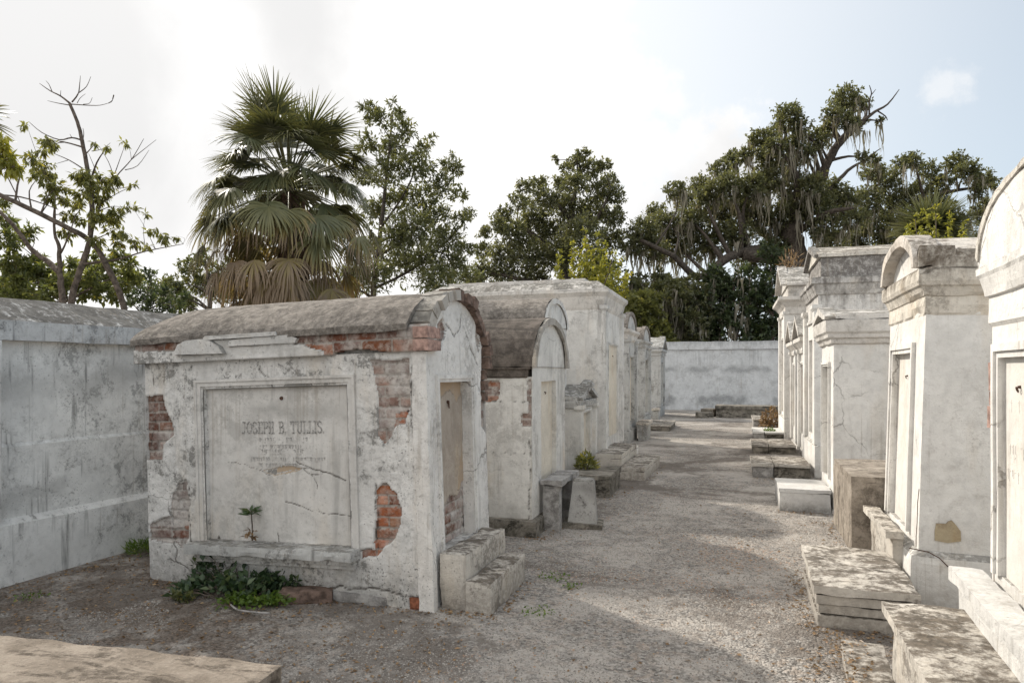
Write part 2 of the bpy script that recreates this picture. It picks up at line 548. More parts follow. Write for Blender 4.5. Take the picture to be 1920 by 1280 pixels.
M_ROOF = stone('mortar_roof', (.19, .17, .15), (.36, .325, .29), (.075, .066, .058), .6, 16, 4.0, streaks=False)
M_ROOFD = stone('dark_mossy_roof', (.082, .070, .060), (.17, .145, .125), (.045, .04, .036), .6, 9, 1.8)
M_DARK = stone('dark_wet_stone', (.13, .12, .10), (.28, .255, .22), (.03, .028, .024), .85, 5, 1.6)
M_GRAN = stone('grey_granite', (.24, .23, .22), (.44, .425, .41), (.09, .085, .08), .6, 8, 1.2)
M_BROWNST = stone('brown_grey_box_stone', (.22, .19, .158), (.38, .335, .285), (.075, .062, .05), .7, 5, 1.0, streaks=False)
M_BRICK = plain('old_brick', (.27, .105, .06), .9, .45, 22, 1.2)
M_BRICKP = plain('whitewashed_brick', (.34, .225, .19), .9, .45, 18, 1.2)
M_BRICKD = plain('sooty_brick', (.15, .105, .085), .9, .5, 18, 1.4)
M_GRAVEL = gravel_mat()
M_INK = plain('carved_groove', (.405, .39, .37), .9, .25, 40)
M_INK3 = plain('shallow_groove', (.60, .57, .53), .9, .15, 40)
M_INK2 = plain('faint_groove', (.43, .415, .395), .9, .2, 40)
M_BLUE = plain('blue_paint', (.10, .27, .50), .6, .3, 8)
M_IRON = plain('rusty_iron', (.09, .05, .035), .7, .4, 60)
M_BARK = plain('grey_brown_bark', (.125, .10, .082), .95, .5, 14, 2.5)
M_BARKD = plain('dark_bark', (.07, .058, .048), .95, .5, 9, 2.5)
M_BARKP = plain('palm_bark', (.16, .115, .085), .95, .5, 12, 2.5)


M_COPE = plaster('black_streaked_coping', (.58, .58, .575), (.10, .10, .10), .9, .8, .4, .1, topdirt=.97, lichen=(.055, .053, .05), bump=1.4, tcov=.30, top=(2.0, 2.2, .6))
M_ROOFW = plaster('pale_lichened_roof', (.74, .69, .63), (.08, .066, .052), .6, .4, .4, .2, warm=.3, topdirt=.85, lichen=(.075, .062, .05), tcov=.47, bump=1.5)
M_RING = plaster('sooty_arch_plaster', (.47, .44, .40), (.12, .105, .09), .85, .6, .4, .1, warm=.3, topdirt=.9, bump=1.4)
M_CORNR2 = plaster('lichened_cornice', (.76, .71, .63), (.07, .055, .042), .6, .5, .4, .2, warm=.35, topdirt=.92, lichen=(.085, .075, .062), bump=1.5, top=(2.22, 2.50, .95))
M_CORNR4 = plaster('black_streaked_cornice', (.75, .73, .70), (.07, .062, .057), .6, .75, .4, .15, warm=.2, topdirt=.9, bump=1.3, top=(2.45, 3.35, .9))


# ------------------------------------------------------------------ relief panel: plaster over brick, with fallen patches
def in_poly(u, v, poly):
    c = np.zeros(u.shape, bool)
    n = len(poly)
    for i in range(n):
        (x1, y1), (x2, y2) = poly[i], poly[(i + 1) % n]
        k = (y1 > v) != (y2 > v)
        with np.errstate(divide='ignore', invalid='ignore'):
            xx = (x2 - x1) * (v - y1) / (y2 - y1 + 1e-12) + x1
        c ^= k & (u < xx)
    return c


PAL = np.array([(.22, .082, .048), (.17, .066, .043), (.27, .10, .048), (.16, .08, .062), (.21, .115, .085), (.13, .065, .05)])


def relief(name, mat, parent, org, ud, vd, u0, u1, v0, v1, res, holes=(), cut=None, cracks=(), tans=(), seed=0.0, amp=.004,
           depth=.022, course=.078, blen=.215, lip=0.0, back=0.0):
    """holes: (polygon in (u, v), whitewash share); the panel's own normal is ud x vd"""
    org, ud, vd = Vector(org), Vector(ud), Vector(vd)
    nd = ud.cross(vd)
    nu, nv = int(round((u1 - u0) / res)) + 1, int(round((v1 - v0) / res)) + 1
    U, V = np.meshgrid(np.linspace(u0, u1, nu), np.linspace(v0, v1, nv))
    u, v = U.ravel(), V.ravel()
    q = np.stack([u, v, np.full_like(u, seed)], 1)
    wu = u + .022 * fbm(q * 14, 3)
    wv = v + .022 * fbm(q * 14 + 50, 3)
    hole = np.zeros_like(u)
    wash = np.zeros_like(u)
    for poly, w in holes:
        k = in_poly(wu, wv, poly)
        hole[k] = 1
        wash[k] = w
    row = np.floor(v / course)
    su = u + (row % 2) * blen / 2
    colm = np.floor(su / blen)
    fu = (su / blen - colm) * blen
    fv = (v / course - row) * course
    edge = np.minimum(np.minimum(fu, blen - fu), np.minimum(fv, course - fv)) + .004 * fbm(q * 30, 2)
    mort = edge < .007
    hsh = _hash((row + 50).astype(np.int64), (colm + 50).astype(np.int64), np.full(u.shape, int(seed) + 3))
    hs2 = _hash((row + 90).astype(np.int64), (colm + 20).astype(np.int64), np.full(u.shape, int(seed) + 9))
    bc = PAL[(hsh * len(PAL)).astype(int) % len(PAL)] * (.75 + .5 * hs2)[:, None]
    bc = np.where(((wash > 0) & (wash < .06))[:, None], bc * np.array((1.75, 1.55, 1.2)), bc)
    bc[mort] = (.40, .365, .33)
    wsh = np.clip(wash + .7 * fbm(q * 9 + 7, 3) * (wash > .02) + .5 * (hs2 - .5) * (wash > .1), 0, .92)[:, None]
    bc = bc * (1 - wsh) + np.array((.58, .55, .52)) * wsh
    dsp = amp * fbm(q * 5 + 3, 4) + amp * .5 * fbm(q * 28, 2)
    hd = -depth - .009 * mort + (hsh - .5) * .010 + .004 * fbm(q * 45, 2)
    # the coat thickens a little at a broken rim
    dsp = np.where(hole > .5, hd, dsp)
    grime = np.zeros_like(u)
    for pl, wd, dp in cracks:
        dmin = np.full_like(u, 9.)
        for (x1, y1), (x2, y2) in zip(pl, pl[1:]):
            L2 = (x2 - x1) ** 2 + (y2 - y1) ** 2 + 1e-9
            tt = np.clip(((wu - x1) * (x2 - x1) + (wv - y1) * (y2 - y1)) / L2, 0, 1)
            dmin = np.minimum(dmin, np.hypot(wu - x1 - tt * (x2 - x1), wv - y1 - tt * (y2 - y1)))
        gk = np.clip(1.25 - dmin / (wd * (1 + .8 * fbm(q * 11, 2))), 0, 1)
        grime = np.maximum(grime, gk)
        dsp = dsp - dp * gk
    tan = np.zeros_like(u)
    for poly in tans:
        tan[in_poly(wu, wv, poly)] = 1
    if tans:
        dsp = dsp - .008 * tan
    keep = np.ones_like(u, bool) if cut is None else cut(u, v)
    Pw = np.array(org)[None] + u[:, None] * np.array(ud) + v[:, None] * np.array(vd) + dsp[:, None] * np.array(nd)
    idx = np.arange(nu * nv).reshape(nv, nu)
    f = np.stack([idx[:-1, :-1], idx[:-1, 1:], idx[1:, 1:], idx[1:, :-1]], -1).reshape(-1, 4)
    f = f[keep[f].all(1)]
    used = np.zeros(nu * nv, bool)
    used[f.ravel()] = True
    mp = np.cumsum(used) - 1
    f = mp[f]
    me = bpy.data.meshes.new(name)
    Vv = Pw[used]
    n0 = len(Vv)
    attrs = {'hole': hole[used], 'grime': grime[used], 'tan': tan[used]}
    bcol = np.concatenate([bc[used], np.ones((n0, 1))], 1)
    if lip:
        # give the panel a real thickness: skirt round its outline
        ed = np.concatenate([f[:, [0, 1]], f[:, [1, 2]], f[:, [2, 3]], f[:, [3, 0]]])
        es = np.sort(ed, 1)
        _, inv, cnt = np.unique(es, axis=0, return_inverse=True, return_counts=True)
        be = ed[cnt[inv.ravel()] == 1]
        bv = np.unique(be)
        nm = -np.ones(n0, int)
        nm[bv] = n0 + np.arange(len(bv))
        sk = Vv[bv] - lip * np.array(nd)
        Vv = np.concatenate([Vv, sk])
        f = np.concatenate([f, np.stack([be[:, 1], be[:, 0], nm[be[:, 0]], nm[be[:, 1]]], 1)])
        attrs = {k: np.concatenate([a, a[bv]]) for k, a in attrs.items()}
        bcol = np.concatenate([bcol, bcol[bv]])
    me.vertices.add(len(Vv))
    me.vertices.foreach_set('co', Vv.ravel())
    me.loops.add(f.size)
    me.loops.foreach_set('vertex_index', f.ravel())
    me.polygons.add(len(f))
    me.polygons.foreach_set('loop_start', np.arange(0, f.size, 4))
    me.polygons.foreach_set('loop_total', np.full(len(f), 4))
    for k, a in attrs.items():
        me.attributes.new(k, 'FLOAT', 'POINT').data.foreach_set('value', a.astype(np.float32))
    me.attributes.new('bcol', 'FLOAT_COLOR', 'POINT').data.foreach_set('color', bcol.astype(np.float32).ravel())
    me.update()
    me.validate()
    return link(name, me, mat, parent)


# ------------------------------------------------------------------ lettering: strokes with serifs
GL = {
    'J': (.5, [[(.15, 1), (.5, 1)], [(.34, 1), (.34, .15), (.24, 0), (.08, 0), (0, .14)]]),
    'O': (.66, [[(.33, 1), (.1, .85), (0, .5), (.1, .15), (.33, 0), (.56, .15), (.66, .5), (.56, .85), (.33, 1)]]),
    'S': (.52, [[(.5, .8), (.42, .95), (.26, 1), (.08, .94), (.02, .76), (.1, .6), (.42, .44), (.52, .24), (.42, .05), (.24, 0), (.08, .05), (0, .2)]]),
    'E': (.54, [[(0, 0), (.54, 0), (.54, .2)], [(0, 1), (.52, 1), (.52, .82)], [(.12, 0), (.12, 1)], [(.12, .52), (.38, .52)]]),
    'P': (.54, [[(.12, 0), (.12, 1)], [(0, 1), (.4, 1), (.54, .88), (.54, .62), (.4, .48), (.12, .48)], [(0, 0), (.26, 0)]]),
    'H': (.66, [[(.12, 0), (.12, 1)], [(.54, 0), (.54, 1)], [(.12, .52), (.54, .52)], [(0, 1), (.24, 1)], [(0, 0), (.24, 0)], [(.42, 1), (.66, 1)], [(.42, 0), (.66, 0)]]),
    'B': (.56, [[(.12, 0), (.12, 1)], [(0, 1), (.38, 1), (.5, .9), (.5, .64), (.38, .53), (.12, .53)], [(.38, .53), (.56, .42), (.56, .12), (.42, 0), (0, 0)]]),
    'T': (.6, [[(0, .8), (0, 1), (.6, 1), (.6, .8)], [(.3, 1), (.3, 0)], [(.17, 0), (.43, 0)]]),
    'U': (.64, [[(.1, 1), (.1, .22), (.2, .04), (.32, 0), (.44, .04), (.54, .22), (.54, 1)], [(0, 1), (.2, 1)], [(.44, 1), (.64, 1)]]),
    'L': (.52, [[(.12, 1), (.12, 0)], [(0, 1), (.26, 1)], [(0, 0), (.52, 0), (.52, .24)]]),
    'I': (.26, [[(.13, 0), (.13, 1)], [(0, 1), (.26, 1)], [(0, 0), (.26, 0)]]),
    '.': (.14, [[(.04, 0), (.04, .09)]]),
    ' ': (.34, []),
}


def strokes(mb, lines, wd, z, thick):
    """flat bars along polylines in the x-z plane, at y = z (towards -y)"""
    for pl in lines:
        for (x1, y1), (x2, y2) in zip(pl, pl[1:]):
            d = Vector((x2 - x1, y2 - y1))
            if d.length < 1e-5:
                continue
            n = Vector((-d.y, d.x)).normalized() * wd / 2
            e = d.normalized() * wd * .3
            q = [(x1 - e.x + n.x, y1 - e.y + n.y), (x1 - e.x - n.x, y1 - e.y - n.y), (x2 + e.x - n.x, y2 + e.y - n.y), (x2 + e.x + n.x, y2 + e.y + n.y)]
            mb.hexa([(a, z, b) for a, b in q] + [(a, z - thick, b) for a, b in q])


def text_lines(s, x, y, h, wscale=1.0, gap=.2):
    out = []
    for ch in s:
        w, ls = GL[ch]
        for pl in ls:
            out.append([(x + a * h * wscale, y + b * h) for a, b in pl])
        x += (w + gap) * h * wscale
    return out, x


def worn_line(x0, x1, y, h, r):
    """strokes left of a line of lettering too worn to read"""
    out = []
    x = x0
    while x < x1:
        w = h * r.uniform(.35, .7)
        if r.random() < .8:
            k = r.random()
            if k < .4:
                out.append([(x, y + h * r.uniform(0, .4)), (x, y + h)])
            if k < .75:
                out.append([(x, y + h * r.uniform(.85, 1)), (x + w * .7, y + h * r.uniform(.85, 1))])
            if k > .5:
                out.append([(x + w * .5, y + h), (x + w * .55, y + h * r.uniform(.1, .6))])
            if k > .8:
                out.append([(x, y), (x + w * .6, y + h * .05)])
        x += w + h * .16
    return out


# ================================================================== GROUND
def ground_h(x, y):
    """gentle swells; the path is worn a little lower in the middle"""
    q = np.stack([x * .55, y * .55, np.zeros_like(x)], 1)
    q2 = np.stack([x * 4.0, y * 4.0, np.ones_like(x)], 1)
    return .022 * fbm(q, 3) + .006 * fbm(q2, 3) - .012


gx = np.concatenate([[-900, -300, -100, -45, -22, -14], np.arange(-9, 5.01, .09), [8, 14, 30, 100, 300, 900]])
gy = np.concatenate([[-600, -100, -20, -6], np.arange(-2, 12, .09), np.arange(12, 33, .3), [36, 42, 55, 90, 200, 500, 1500]])
GX, GY = np.meshgrid(gx, gy)
gzv = ground_h(GX.ravel(), GY.ravel())
gme = bpy.data.meshes.new('ground')
nxg, nyg = len(gx), len(gy)
gid = np.arange(nxg * nyg).reshape(nyg, nxg)
gf = np.stack([gid[:-1, :-1], gid[:-1, 1:], gid[1:, 1:], gid[1:, :-1]], -1).reshape(-1, 4)
gme.from_pydata(np.stack([GX.ravel(), GY.ravel(), gzv], 1).tolist(), [], gf.tolist())
tag(link('ground', gme, M_GRAVEL, smooth=True), kind='structure')


def heightfield(name, mat, parent, x0, x1, y0, y1, res, zf, skirt, amp=.01, seed=0.0, und=None):
    nx, ny = int(round((x1 - x0) / res)) + 1, int(round((y1 - y0) / res)) + 1
    X, Y = np.meshgrid(np.linspace(x0, x1, nx), np.linspace(y0, y1, ny))
    x, y = X.ravel(), Y.ravel()
    q = np.stack([x, y, np.full_like(x, seed)], 1)
    z = zf(x, y) + amp * fbm(q * 3.1, 3) + amp * .5 * fbm(q * 13, 3)
    ex = .016 * fbm(q * 6 + 3, 3)
    i = np.arange(nx * ny).reshape(ny, nx)
    V = np.stack([x + ex * (abs(x) > max(abs(x0), abs(x1)) - .01), y + ex * ((y < y0 + .01) | (y > y1 - .01)), z], 1)
    f = np.stack([i[:-1, :-1], i[:-1, 1:], i[1:, 1:], i[1:, :-1]], -1).reshape(-1, 4)
    rim = np.concatenate([i[0, :], i[1:, -1], i[-1, -2::-1], i[-2:0:-1, 0]])
    V2 = V[rim].copy()
    V2[:, 2] -= skirt * (1 + .35 * fbm(V2 * 5 + seed, 2))
    n0 = len(V)
    k = np.arange(len(rim))
    kn = (k + 1) % len(rim)
    f2 = np.stack([rim[kn], rim[k], n0 + k, n0 + kn], 1)
    me = bpy.data.meshes.new(name)
    me.from_pydata(np.concatenate([V, V2]).tolist(), [], np.concatenate([f, f2]).tolist() + [tuple(int(a) for a in (n0 + k)[::-1])])
    return link(name, me, mat, parent)


def arc(hw, z0, rise, n=18, pw=2.0, a0=0.0, a1=math.pi):
    """half-ellipse outline from +x to -x"""
    return [(hw * math.cos(a0 + (a1 - a0) * i / n), z0 + rise * math.sin(a0 + (a1 - a0) * i / n)) for i in range(n + 1)]


def ring(mb, outer, inner, y0, y1, res=None):
    """arched band between two outlines of equal point count"""
    n = len(outer)
    for i in range(n - 1):
        (a, b), (c, d) = (outer[i], outer[i + 1]), (inner[i], inner[i + 1])
        mb.quad((a[0], y0, a[1]), (b[0], y0, b[1]), (d[0], y0, d[1]), (c[0], y0, c[1]), res)
        mb.quad((a[0], y1, a[1]), (c[0], y1, c[1]), (d[0], y1, d[1]), (b[0], y1, b[1]), res)
        mb.quad((a[0], y0, a[1]), (a[0], y1, a[1]), (b[0], y1, b[1]), (b[0], y0, b[1]), res)
        mb.quad((c[0], y0, c[1]), (d[0], y0, d[1]), (d[0], y1, d[1]), (c[0], y1, c[1]), res)
    for i, r in ((0, 1), (n - 1, -1)):
        a, c = outer[i], inner[i]
        q = [(a[0], y0, a[1]), (c[0], y0, c[1]), (c[0], y1, c[1]), (a[0], y1, a[1])]
        mb.quad(*(q if r > 0 else q[::-1]), res)


def front_wall(mb, hw, zb, zt, o, rec, res):
    """front face at y=0 with an opening o=(x0,x1,z0,z1) and its reveal"""
    x0, x1, z0, z1 = o
    xs, zs = [-hw, x0, x1, hw], [zb, z0, z1, zt]
    for i in range(3):
        for j in range(3):
            if (i, j) != (1, 1) and zs[j + 1] - zs[j] > 1e-4:
                mb.quad((xs[i], 0, zs[j]), (xs[i + 1], 0, zs[j]), (xs[i + 1], 0, zs[j + 1]), (xs[i], 0, zs[j + 1]), res)
    q = [(x0, z0), (x1, z0), (x1, z1), (x0, z1)]
    for k in range(4):
        a, b = q[k], q[(k + 1) % 4]
        mb.quad((a[0], 0, a[1]), (a[0], rec, a[1]), (b[0], rec, b[1]), (b[0], 0, b[1]), res)


def frame(name, mat, root, o, wd, out, chip=.004, res=.06, seed=0.0, sides='LRT'):
    """moulded surround of an opening, two steps, mitred by butting"""
    x0, x1, z0, z1 = o
    mb = MB()
    for w0, w1, pr in ((0.0, wd * .45, out * .55), (wd * .45, wd, out)):
        if 'L' in sides:
            mb.box(x0 - w1, x0 - w0, -pr, .004, z0, z1 + w0, res)
        if 'R' in sides:
            mb.box(x1 + w0, x1 + w1, -pr, .004, z0, z1 + w0, res)
        mb.box(x0 - w1, x1 + w1, -pr, .004, z1 + w0, z1 + w1, res)
    return mb.build(name, mat, root, amp=.003, chip=chip, seed=seed, merge=False)


def iron_ring(root, x, y, z, r=.0095):
    mb = MB()
    mb.tube([(x, y + .004, z), (x, y - .012, z)], [r * .9, r * .6], 8)
    pts = [(x + r * 1.1 * math.cos(a), y - .014 - .004 * math.sin(a), z - r * 1.2 + r * 1.2 * math.sin(a)) for a in np.linspace(math.pi / 2, 2.5 * math.pi, 11)]
    mb.tube(pts, [r * .28] * 11, 5)
    return mb.build('bolt', M_IRON, root)


def plate(name, mat, root, x0, x1, y0, y1, z0, z1, res=.07, amp=.004, chip=.006, seed=0.0):
    mb = MB()
    mb.box(x0, x1, y0, y1, z0, z1, res)
    return mb.build(name, mat, root, amp=amp, chip=chip, seed=seed)


LEFT, RIGHT = R(90), R(-90)

# ================================================================== perimeter wall on the left
wroot = thing('perimeter_wall', (-5.43, 3.92, 0), R(90 - 2.2), 'long mildewed grey-white plastered wall with sloping coping, left of the crumbling brick tomb', 'wall')
# local x runs away along the wall, local y goes back from its face
mb = MB()
mb.quad((-5.5, 0, .50), (6.5, 0, .50), (6.5, 0, 1.06), (-5.5, 0, 1.06), .14)
mb.quad((-5.5, 0, 1.06), (6.5, 0, 1.06), (6.5, .022, 1.085), (-5.5, .022, 1.085), .14)
mb.quad((-5.5, .022, 1.085), (6.5, .022, 1.085), (6.5, .03, 1.9), (-5.5, .03, 1.9), .14)
mb.box(-5.5, 6.5, .03, .62, 0, 1.9, .5, skip=(0, 1, 2))
mb.build('wall_body', M_WALL, wroot, amp=.009, chip=.004, freq=1.4)
mb = MB()
mb.box(-5.52, 6.52, -.055, .02, -.1, .455, .12, skip=(0,))
mb.quad((-5.52, -.055, .455), (6.52, -.055, .455), (6.52, .0, .50), (-5.52, .0, .50), .12)
mb.build('plinth', M_WALL, wroot, amp=.009, chip=.008, freq=1.4)
mb = MB()
mb.prism([(-.055, 1.9), (.70, 1.9), (.70, 2.06), (.32, 2.27), (-.055, 2.06)], -5.55, 6.55, .12)
mb.v = [(y, x, z) for x, y, z in mb.v]
mb.build('coping', M_COPE, wroot, amp=.012, chip=.012)
mb = MB()
mb.box(-1.2, -.03, -.075, .026, .5, 1.895, .12)
mb.build('pilaster', M_WALL, wroot, amp=.006, chip=.006)
mb = MB()
for x in (1.53, 4.1):
    mb.box(x, x + .006, -.002, .024, 1.10, 1.895)
mb.build('joint_line', M_INK, wroot)

# ================================================================== far wall closing the path
fw = thing('boundary_wall', (-2.0, 31.4, 0), R(2), 'pale grey-blue plastered wall with flat coping closing the far end of the path', 'wall')
plate('wall_body', M_FAR, fw, -14, 14, 0, .4, -.1, 2.62, .35, .012, .003)
plate('coping', M_FAR, fw, -14.05, 14.05, -.07, .47, 2.62, 2.98, .3, .014, .02)


# ================================================================== the crumbling tomb in front (left)
LX, LY0 = -2.0, 4.43
LEAN = .033


def suv(pts, Y=LY0, X0=LX, lean=LEAN):
    out = []
    for px, py in pts:
        t = (px - 960) / F
        d = Y / (t * ST + CT)
        x, z = t * d * CT - d * ST, EYE - (py - HOR) * d / F
        out.append((x + lean * z - X0, z))
    return out


def zpts(pts, **k):
    """points read on the 2x enlargement of the tomb"""
    return suv([(230 + a / 2, 520 + b / 2) for a, b in pts], **k)


BW, BD = 1.22, 2.47
b = thing('barrel_vault_tomb', (LX, LY0 + BW / 2, 0), LEFT, 'crumbling whitewashed barrel-roofed tomb with bare red brick patches and a large inscribed side tablet', 'tomb', tilt=(-math.atan(LEAN), 0))
hw = BW / 2
holes = [(zpts([(70, 405), (150, 410), (165, 470), (192, 540), (190, 560), (150, 590), (145, 645), (60, 650)]), .22),
         (zpts([(235, 725), (246, 800), (246, 898), (100, 898), (105, 880), (180, 860), (182, 780), (205, 740)]), .85),
         (zpts([(100, 898), (246, 898), (250, 945), (100, 945)]), .12),
         (zpts([(100, 945), (246, 945), (225, 985), (190, 960)]), .75),
         (zpts([(925, 300), (1075, 305), (1080, 480), (1062, 500), (1030, 500), (1010, 590), (985, 610), (965, 600), (950, 400)]), .60),
         (zpts([(1018, 510), (1072, 500), (1056, 545), (1016, 562)]), .05),
         (zpts([(950, 790), (965, 772), (990, 768), (1020, 800), (1048, 870), (1040, 930), (1000, 1000), (950, 1032), (890, 1045), (890, 1015), (942, 1008)]), .03),
         (zpts([(1080, 1195), (1130, 1190), (1135, 1260), (1070, 1260)]), .02),
         (zpts([(230, 1170), (300, 1080), (300, 1110), (260, 1180)]), .8)]
TU0, TU1, TZ0, TZ1 = -1.895, -.625, .405, 1.575      # side tablet opening: along the wall, height
cr = [(zpts([(505, 300), (530, 345), (555, 365), (562, 392)]), .006, .008), (zpts([(950, 770), (945, 850), (950, 1010)]), .005, .01),
      (zpts([(690, 1120), (760, 1150), (830, 1150), (1000, 1165), (1110, 1200)]), .005, .01), (zpts([(1090, 300), (1082, 520), (1098, 640), (1110, 800), (1112, 1000)]), .004, .008),
      (zpts([(245, 730), (255, 960), (300, 985)]), .004, .008), (zpts([(110, 300), (118, 400), (95, 640)]), .004, .006)]
relief('side_wall', M_BPL, b, (-hw, 0, 0), (0, -1, 0), (0, 0, 1), -BD, 0, -.06, 1.80, .0105, holes,
       cut=lambda u, v: ~((u > TU0) & (u < TU1) & (v > TZ0) & (v < TZ1)), cracks=cr, seed=2, amp=.007)
mb = MB()
mb.box(-hw + .05, hw - .05, .3, BD - .03, -.05, 1.9, .3)
mb.quad((hw, 0, -.05), (hw, BD, -.05), (hw, BD, 1.9), (hw, 0, 1.9), .2)
mb.quad((hw, BD, -.05), (-hw, BD, -.05), (-hw, BD, 1.9), (hw, BD, 1.9), .2)
# reveal of the side tablet
for q in (((TU0, TZ0), (TU1, TZ0)), ((TU1, TZ0), (TU1, TZ1)), ((TU1, TZ1), (TU0, TZ1)), ((TU0, TZ1), (TU0, TZ0))):
    (u1, v1), (u2, v2) = q
    mb.quad((-hw + .002, -u1, v1), (-hw + .002, -u2, v2), (-hw + .06, -u2, v2), (-hw + .06, -u1, v1), .1)
mb.build('wall', M_BPL, b)
# --- side tablet with cracks, chips and worn lettering
tcr = [(zpts([(632, 668), (680, 695), (735, 718), (790, 738), (826, 752)]), .0045, .006), (zpts([(500, 702), (540, 718), (620, 712), (690, 700), (735, 716)]), .003, .004),
       (zpts([(660, 705), (700, 735), (718, 778)]), .003, .004), (zpts([(690, 726), (740, 728)]), .003, .004),
       (zpts([(600, 822), (650, 840), (700, 858), (770, 878), (858, 894)]), .0032, .005), (zpts([(375, 662), (440, 680), (510, 700)]), .002, .002),
       (zpts([(565, 940), (575, 975), (590, 985)]), .004, .005), (zpts([(335, 970), (345, 950), (360, 975)]), .008, .005)]
ttan = [zpts([(510, 702), (560, 693), (625, 692), (660, 705), (632, 718), (560, 722)])]
tab = relief('side_tablet', M_BTAB, b, (-hw + .042, 0, 0), (0, -1, 0), (0, 0, 1), TU0 - .01, TU1 + .01, TZ0 - .02, TZ1 + .02, .0065, cracks=tcr, tans=ttan, seed=4, amp=.0022)
fr = MB()
for k, (w0, w1, pr) in enumerate(((0.0, .022, -.018), (.022, .055, .012), (.055, .075, .022))):
    for u0_, u1_, v0_, v1_ in ((TU0 - w1, TU0 - w0, TZ0 - .03, TZ1 + w0), (TU1 + w0, TU1 + w1, TZ0 - .03, TZ1 + w0), (TU0 - w1, TU1 + w1, TZ1 + w0, TZ1 + w1)):
        fr.box(-hw - pr, -hw + .03, -u1_, -u0_, v0_, v1_, .05)
fr.build('tablet_frame', M_BTAB, b, amp=.004, chip=.004, merge=False)
ins = MB()
(u_, v_), (u2_, v2_) = zpts([(434, 558), (750, 560)])
hh = .085
_, wtot = text_lines('JOSEPH B. TULLIS.', 0, 0, hh, 1.0, .17)
x_ = 0.0
for word in ('JOSEPH ', 'B. ', 'TULLIS.'):
    ls, x_ = text_lines(word, x_, v_ - .004, hh, (u2_ - u_) / wtot, .17)
    ins = MB()
    strokes(ins, [[(u_ + x, z) for x, z in pl] for pl in ls], .0085, 0, .002)
    ins.v = [(-hw + .0385 + y, -x, z) for x, y, z in ins.v]
    ins.build('inscription', M_INK, tab, merge=False)
ins = MB()
rr = random.Random(3)
for a, bb, y, h in ((502, 680, 597, .036), (500, 660, 621, .03), (508, 678, 641, .036), (458, 748, 665, .03), (500, 640, 688, .026)):
    (ua, va), (ub, vb) = zpts([(a, y), (bb, y + 3)])
    strokes(ins, [[(x, z) for x, z in pl] for pl in worn_line(ua, ub, va, h, rr)], .005, 0, .0016)
ins.v = [(-hw + .0385 + y, -x, z) for x, y, z in ins.v]
ins.build('worn_lettering', M_INK2, tab, merge=False)
mb = MB()
(ub, vb), = zpts([(583, 433)])
mb.tube([(-hw + .045, -ub, vb), (-hw + .03, -ub, vb)], [.016, .012], 10)
mb.build('bolt', M_IRON, tab)
# sill shelf under the tablet, with its moulded bed
(ul, vl), (ur, vr) = zpts([(292, 985), (890, 1040)])
mb = MB()
mb.box(-hw - .14, -hw + .03, -TU1 - .075, -TU0 + .10, .325, .40, .035)
mb.build('tablet_sill', M_GREYPL, b, amp=.006, chip=.016)
mb = MB()
mb.box(-hw - .07, -hw + .02, -TU1 - .05, -TU0 + .07, .285, .325, .05)
mb.box(-hw - .04, -hw + .02, -TU1 - .04, -TU0 + .06, .25, .285, .05)
mb.build('sill_moulding', M_BPL, b, amp=.005, chip=.008, merge=False)
# --- cornice of two brick courses, half of it still plastered
ch = [(zpts([(30, 196), (285, 196), (285, 240), (30, 240)]), .12), (zpts([(650, 180), (1170, 170), (1170, 238), (660, 236)]), .18),
      (zpts([(760, 236), (1170, 236), (1170, 290), (770, 290)]), .20), (zpts([(690, 236), (762, 236), (770, 262)]), .1)]
ch = [([(u, v - 1.795) for u, v in p], w) for p, w in ch]
relief('cornice', M_BPL, b, (-hw - .055, 0, 1.795), (0, -1, 0), (0, 0, 1), -BD - .05, .05, 0, .19, .0105, ch, seed=8, amp=.010, depth=.02, course=.092, blen=.235, lip=.07,
       cut=lambda u, v: ~((v < .012 + .02 * np.sin(u * 9)) & (u > -.7)))
mb = MB()
for poly, pr in (([(-2.10, 1.85), (-1.62, 1.845), (-1.66, 1.90), (-1.74, 1.94), (-1.84, 1.965), (-1.97, 1.96), (-2.05, 1.93), (-2.08, 1.88)], .10), ([(-1.60, 1.90), (-1.0, 1.895), (-.98, 1.93), (-1.06, 1.955), (-1.45, 1.958), (-1.58, 1.945)], .075), ([(-1.84, 1.955), (-1.15, 1.955), (-1.16, 1.985), (-1.80, 1.985)], .085)):
    m2 = MB()
    m2.prism(poly, 0, pr - .02, .04)
    o_ = len(mb.v)
    mb.v += [(-hw - pr + y, -x, z) for x, y, z in m2.v]
    mb.f += [tuple(i + o_ for i in q) for q in m2.f]
mb.build('cornice_fragment', M_BPL, b, amp=.012, freq=5, chip=.015, merge=False)
mb = MB()
for i, (a0, z0) in enumerate(((-.06, 1.80), (.0, 1.89))):
    mb.box(-hw - .05, -hw + .10, -.052, .06, z0, z0 + .08, .03)
    mb.box(-hw + .11, -hw + .19, -.045, .06, z0 + .005, z0 + .075, .03)
mb.build('corner_brick', M_BRICKP, b, amp=.008, freq=6, chip=.012, merge=False)
# --- roof of grey mortar, its back end rounded off
mb = heightfield('roof', M_ROOF, b, -hw - .07, hw + .05, .10, BD + .07, .024,
                 lambda x, y: 1.98 + .30 * np.clip(1 - np.abs(x / (hw + .075)) ** 2.0, 0, 1) ** .8 * np.clip(1 - np.clip((y - 2.25) / .45, 0, 1) ** 2 * .6, .04, 1) * (.94 + .06 * np.clip(y / .5, 0, 1)), .045, .010, seed=1.5)
# --- front (gable) wall with its arch
FO = (-.375, .255, .34, 1.575)


def bz(x):
    return 1.66 + .56 * np.sqrt(np.clip(1 - (x / (hw + .01)) ** 2, 0, 1)) ** .85


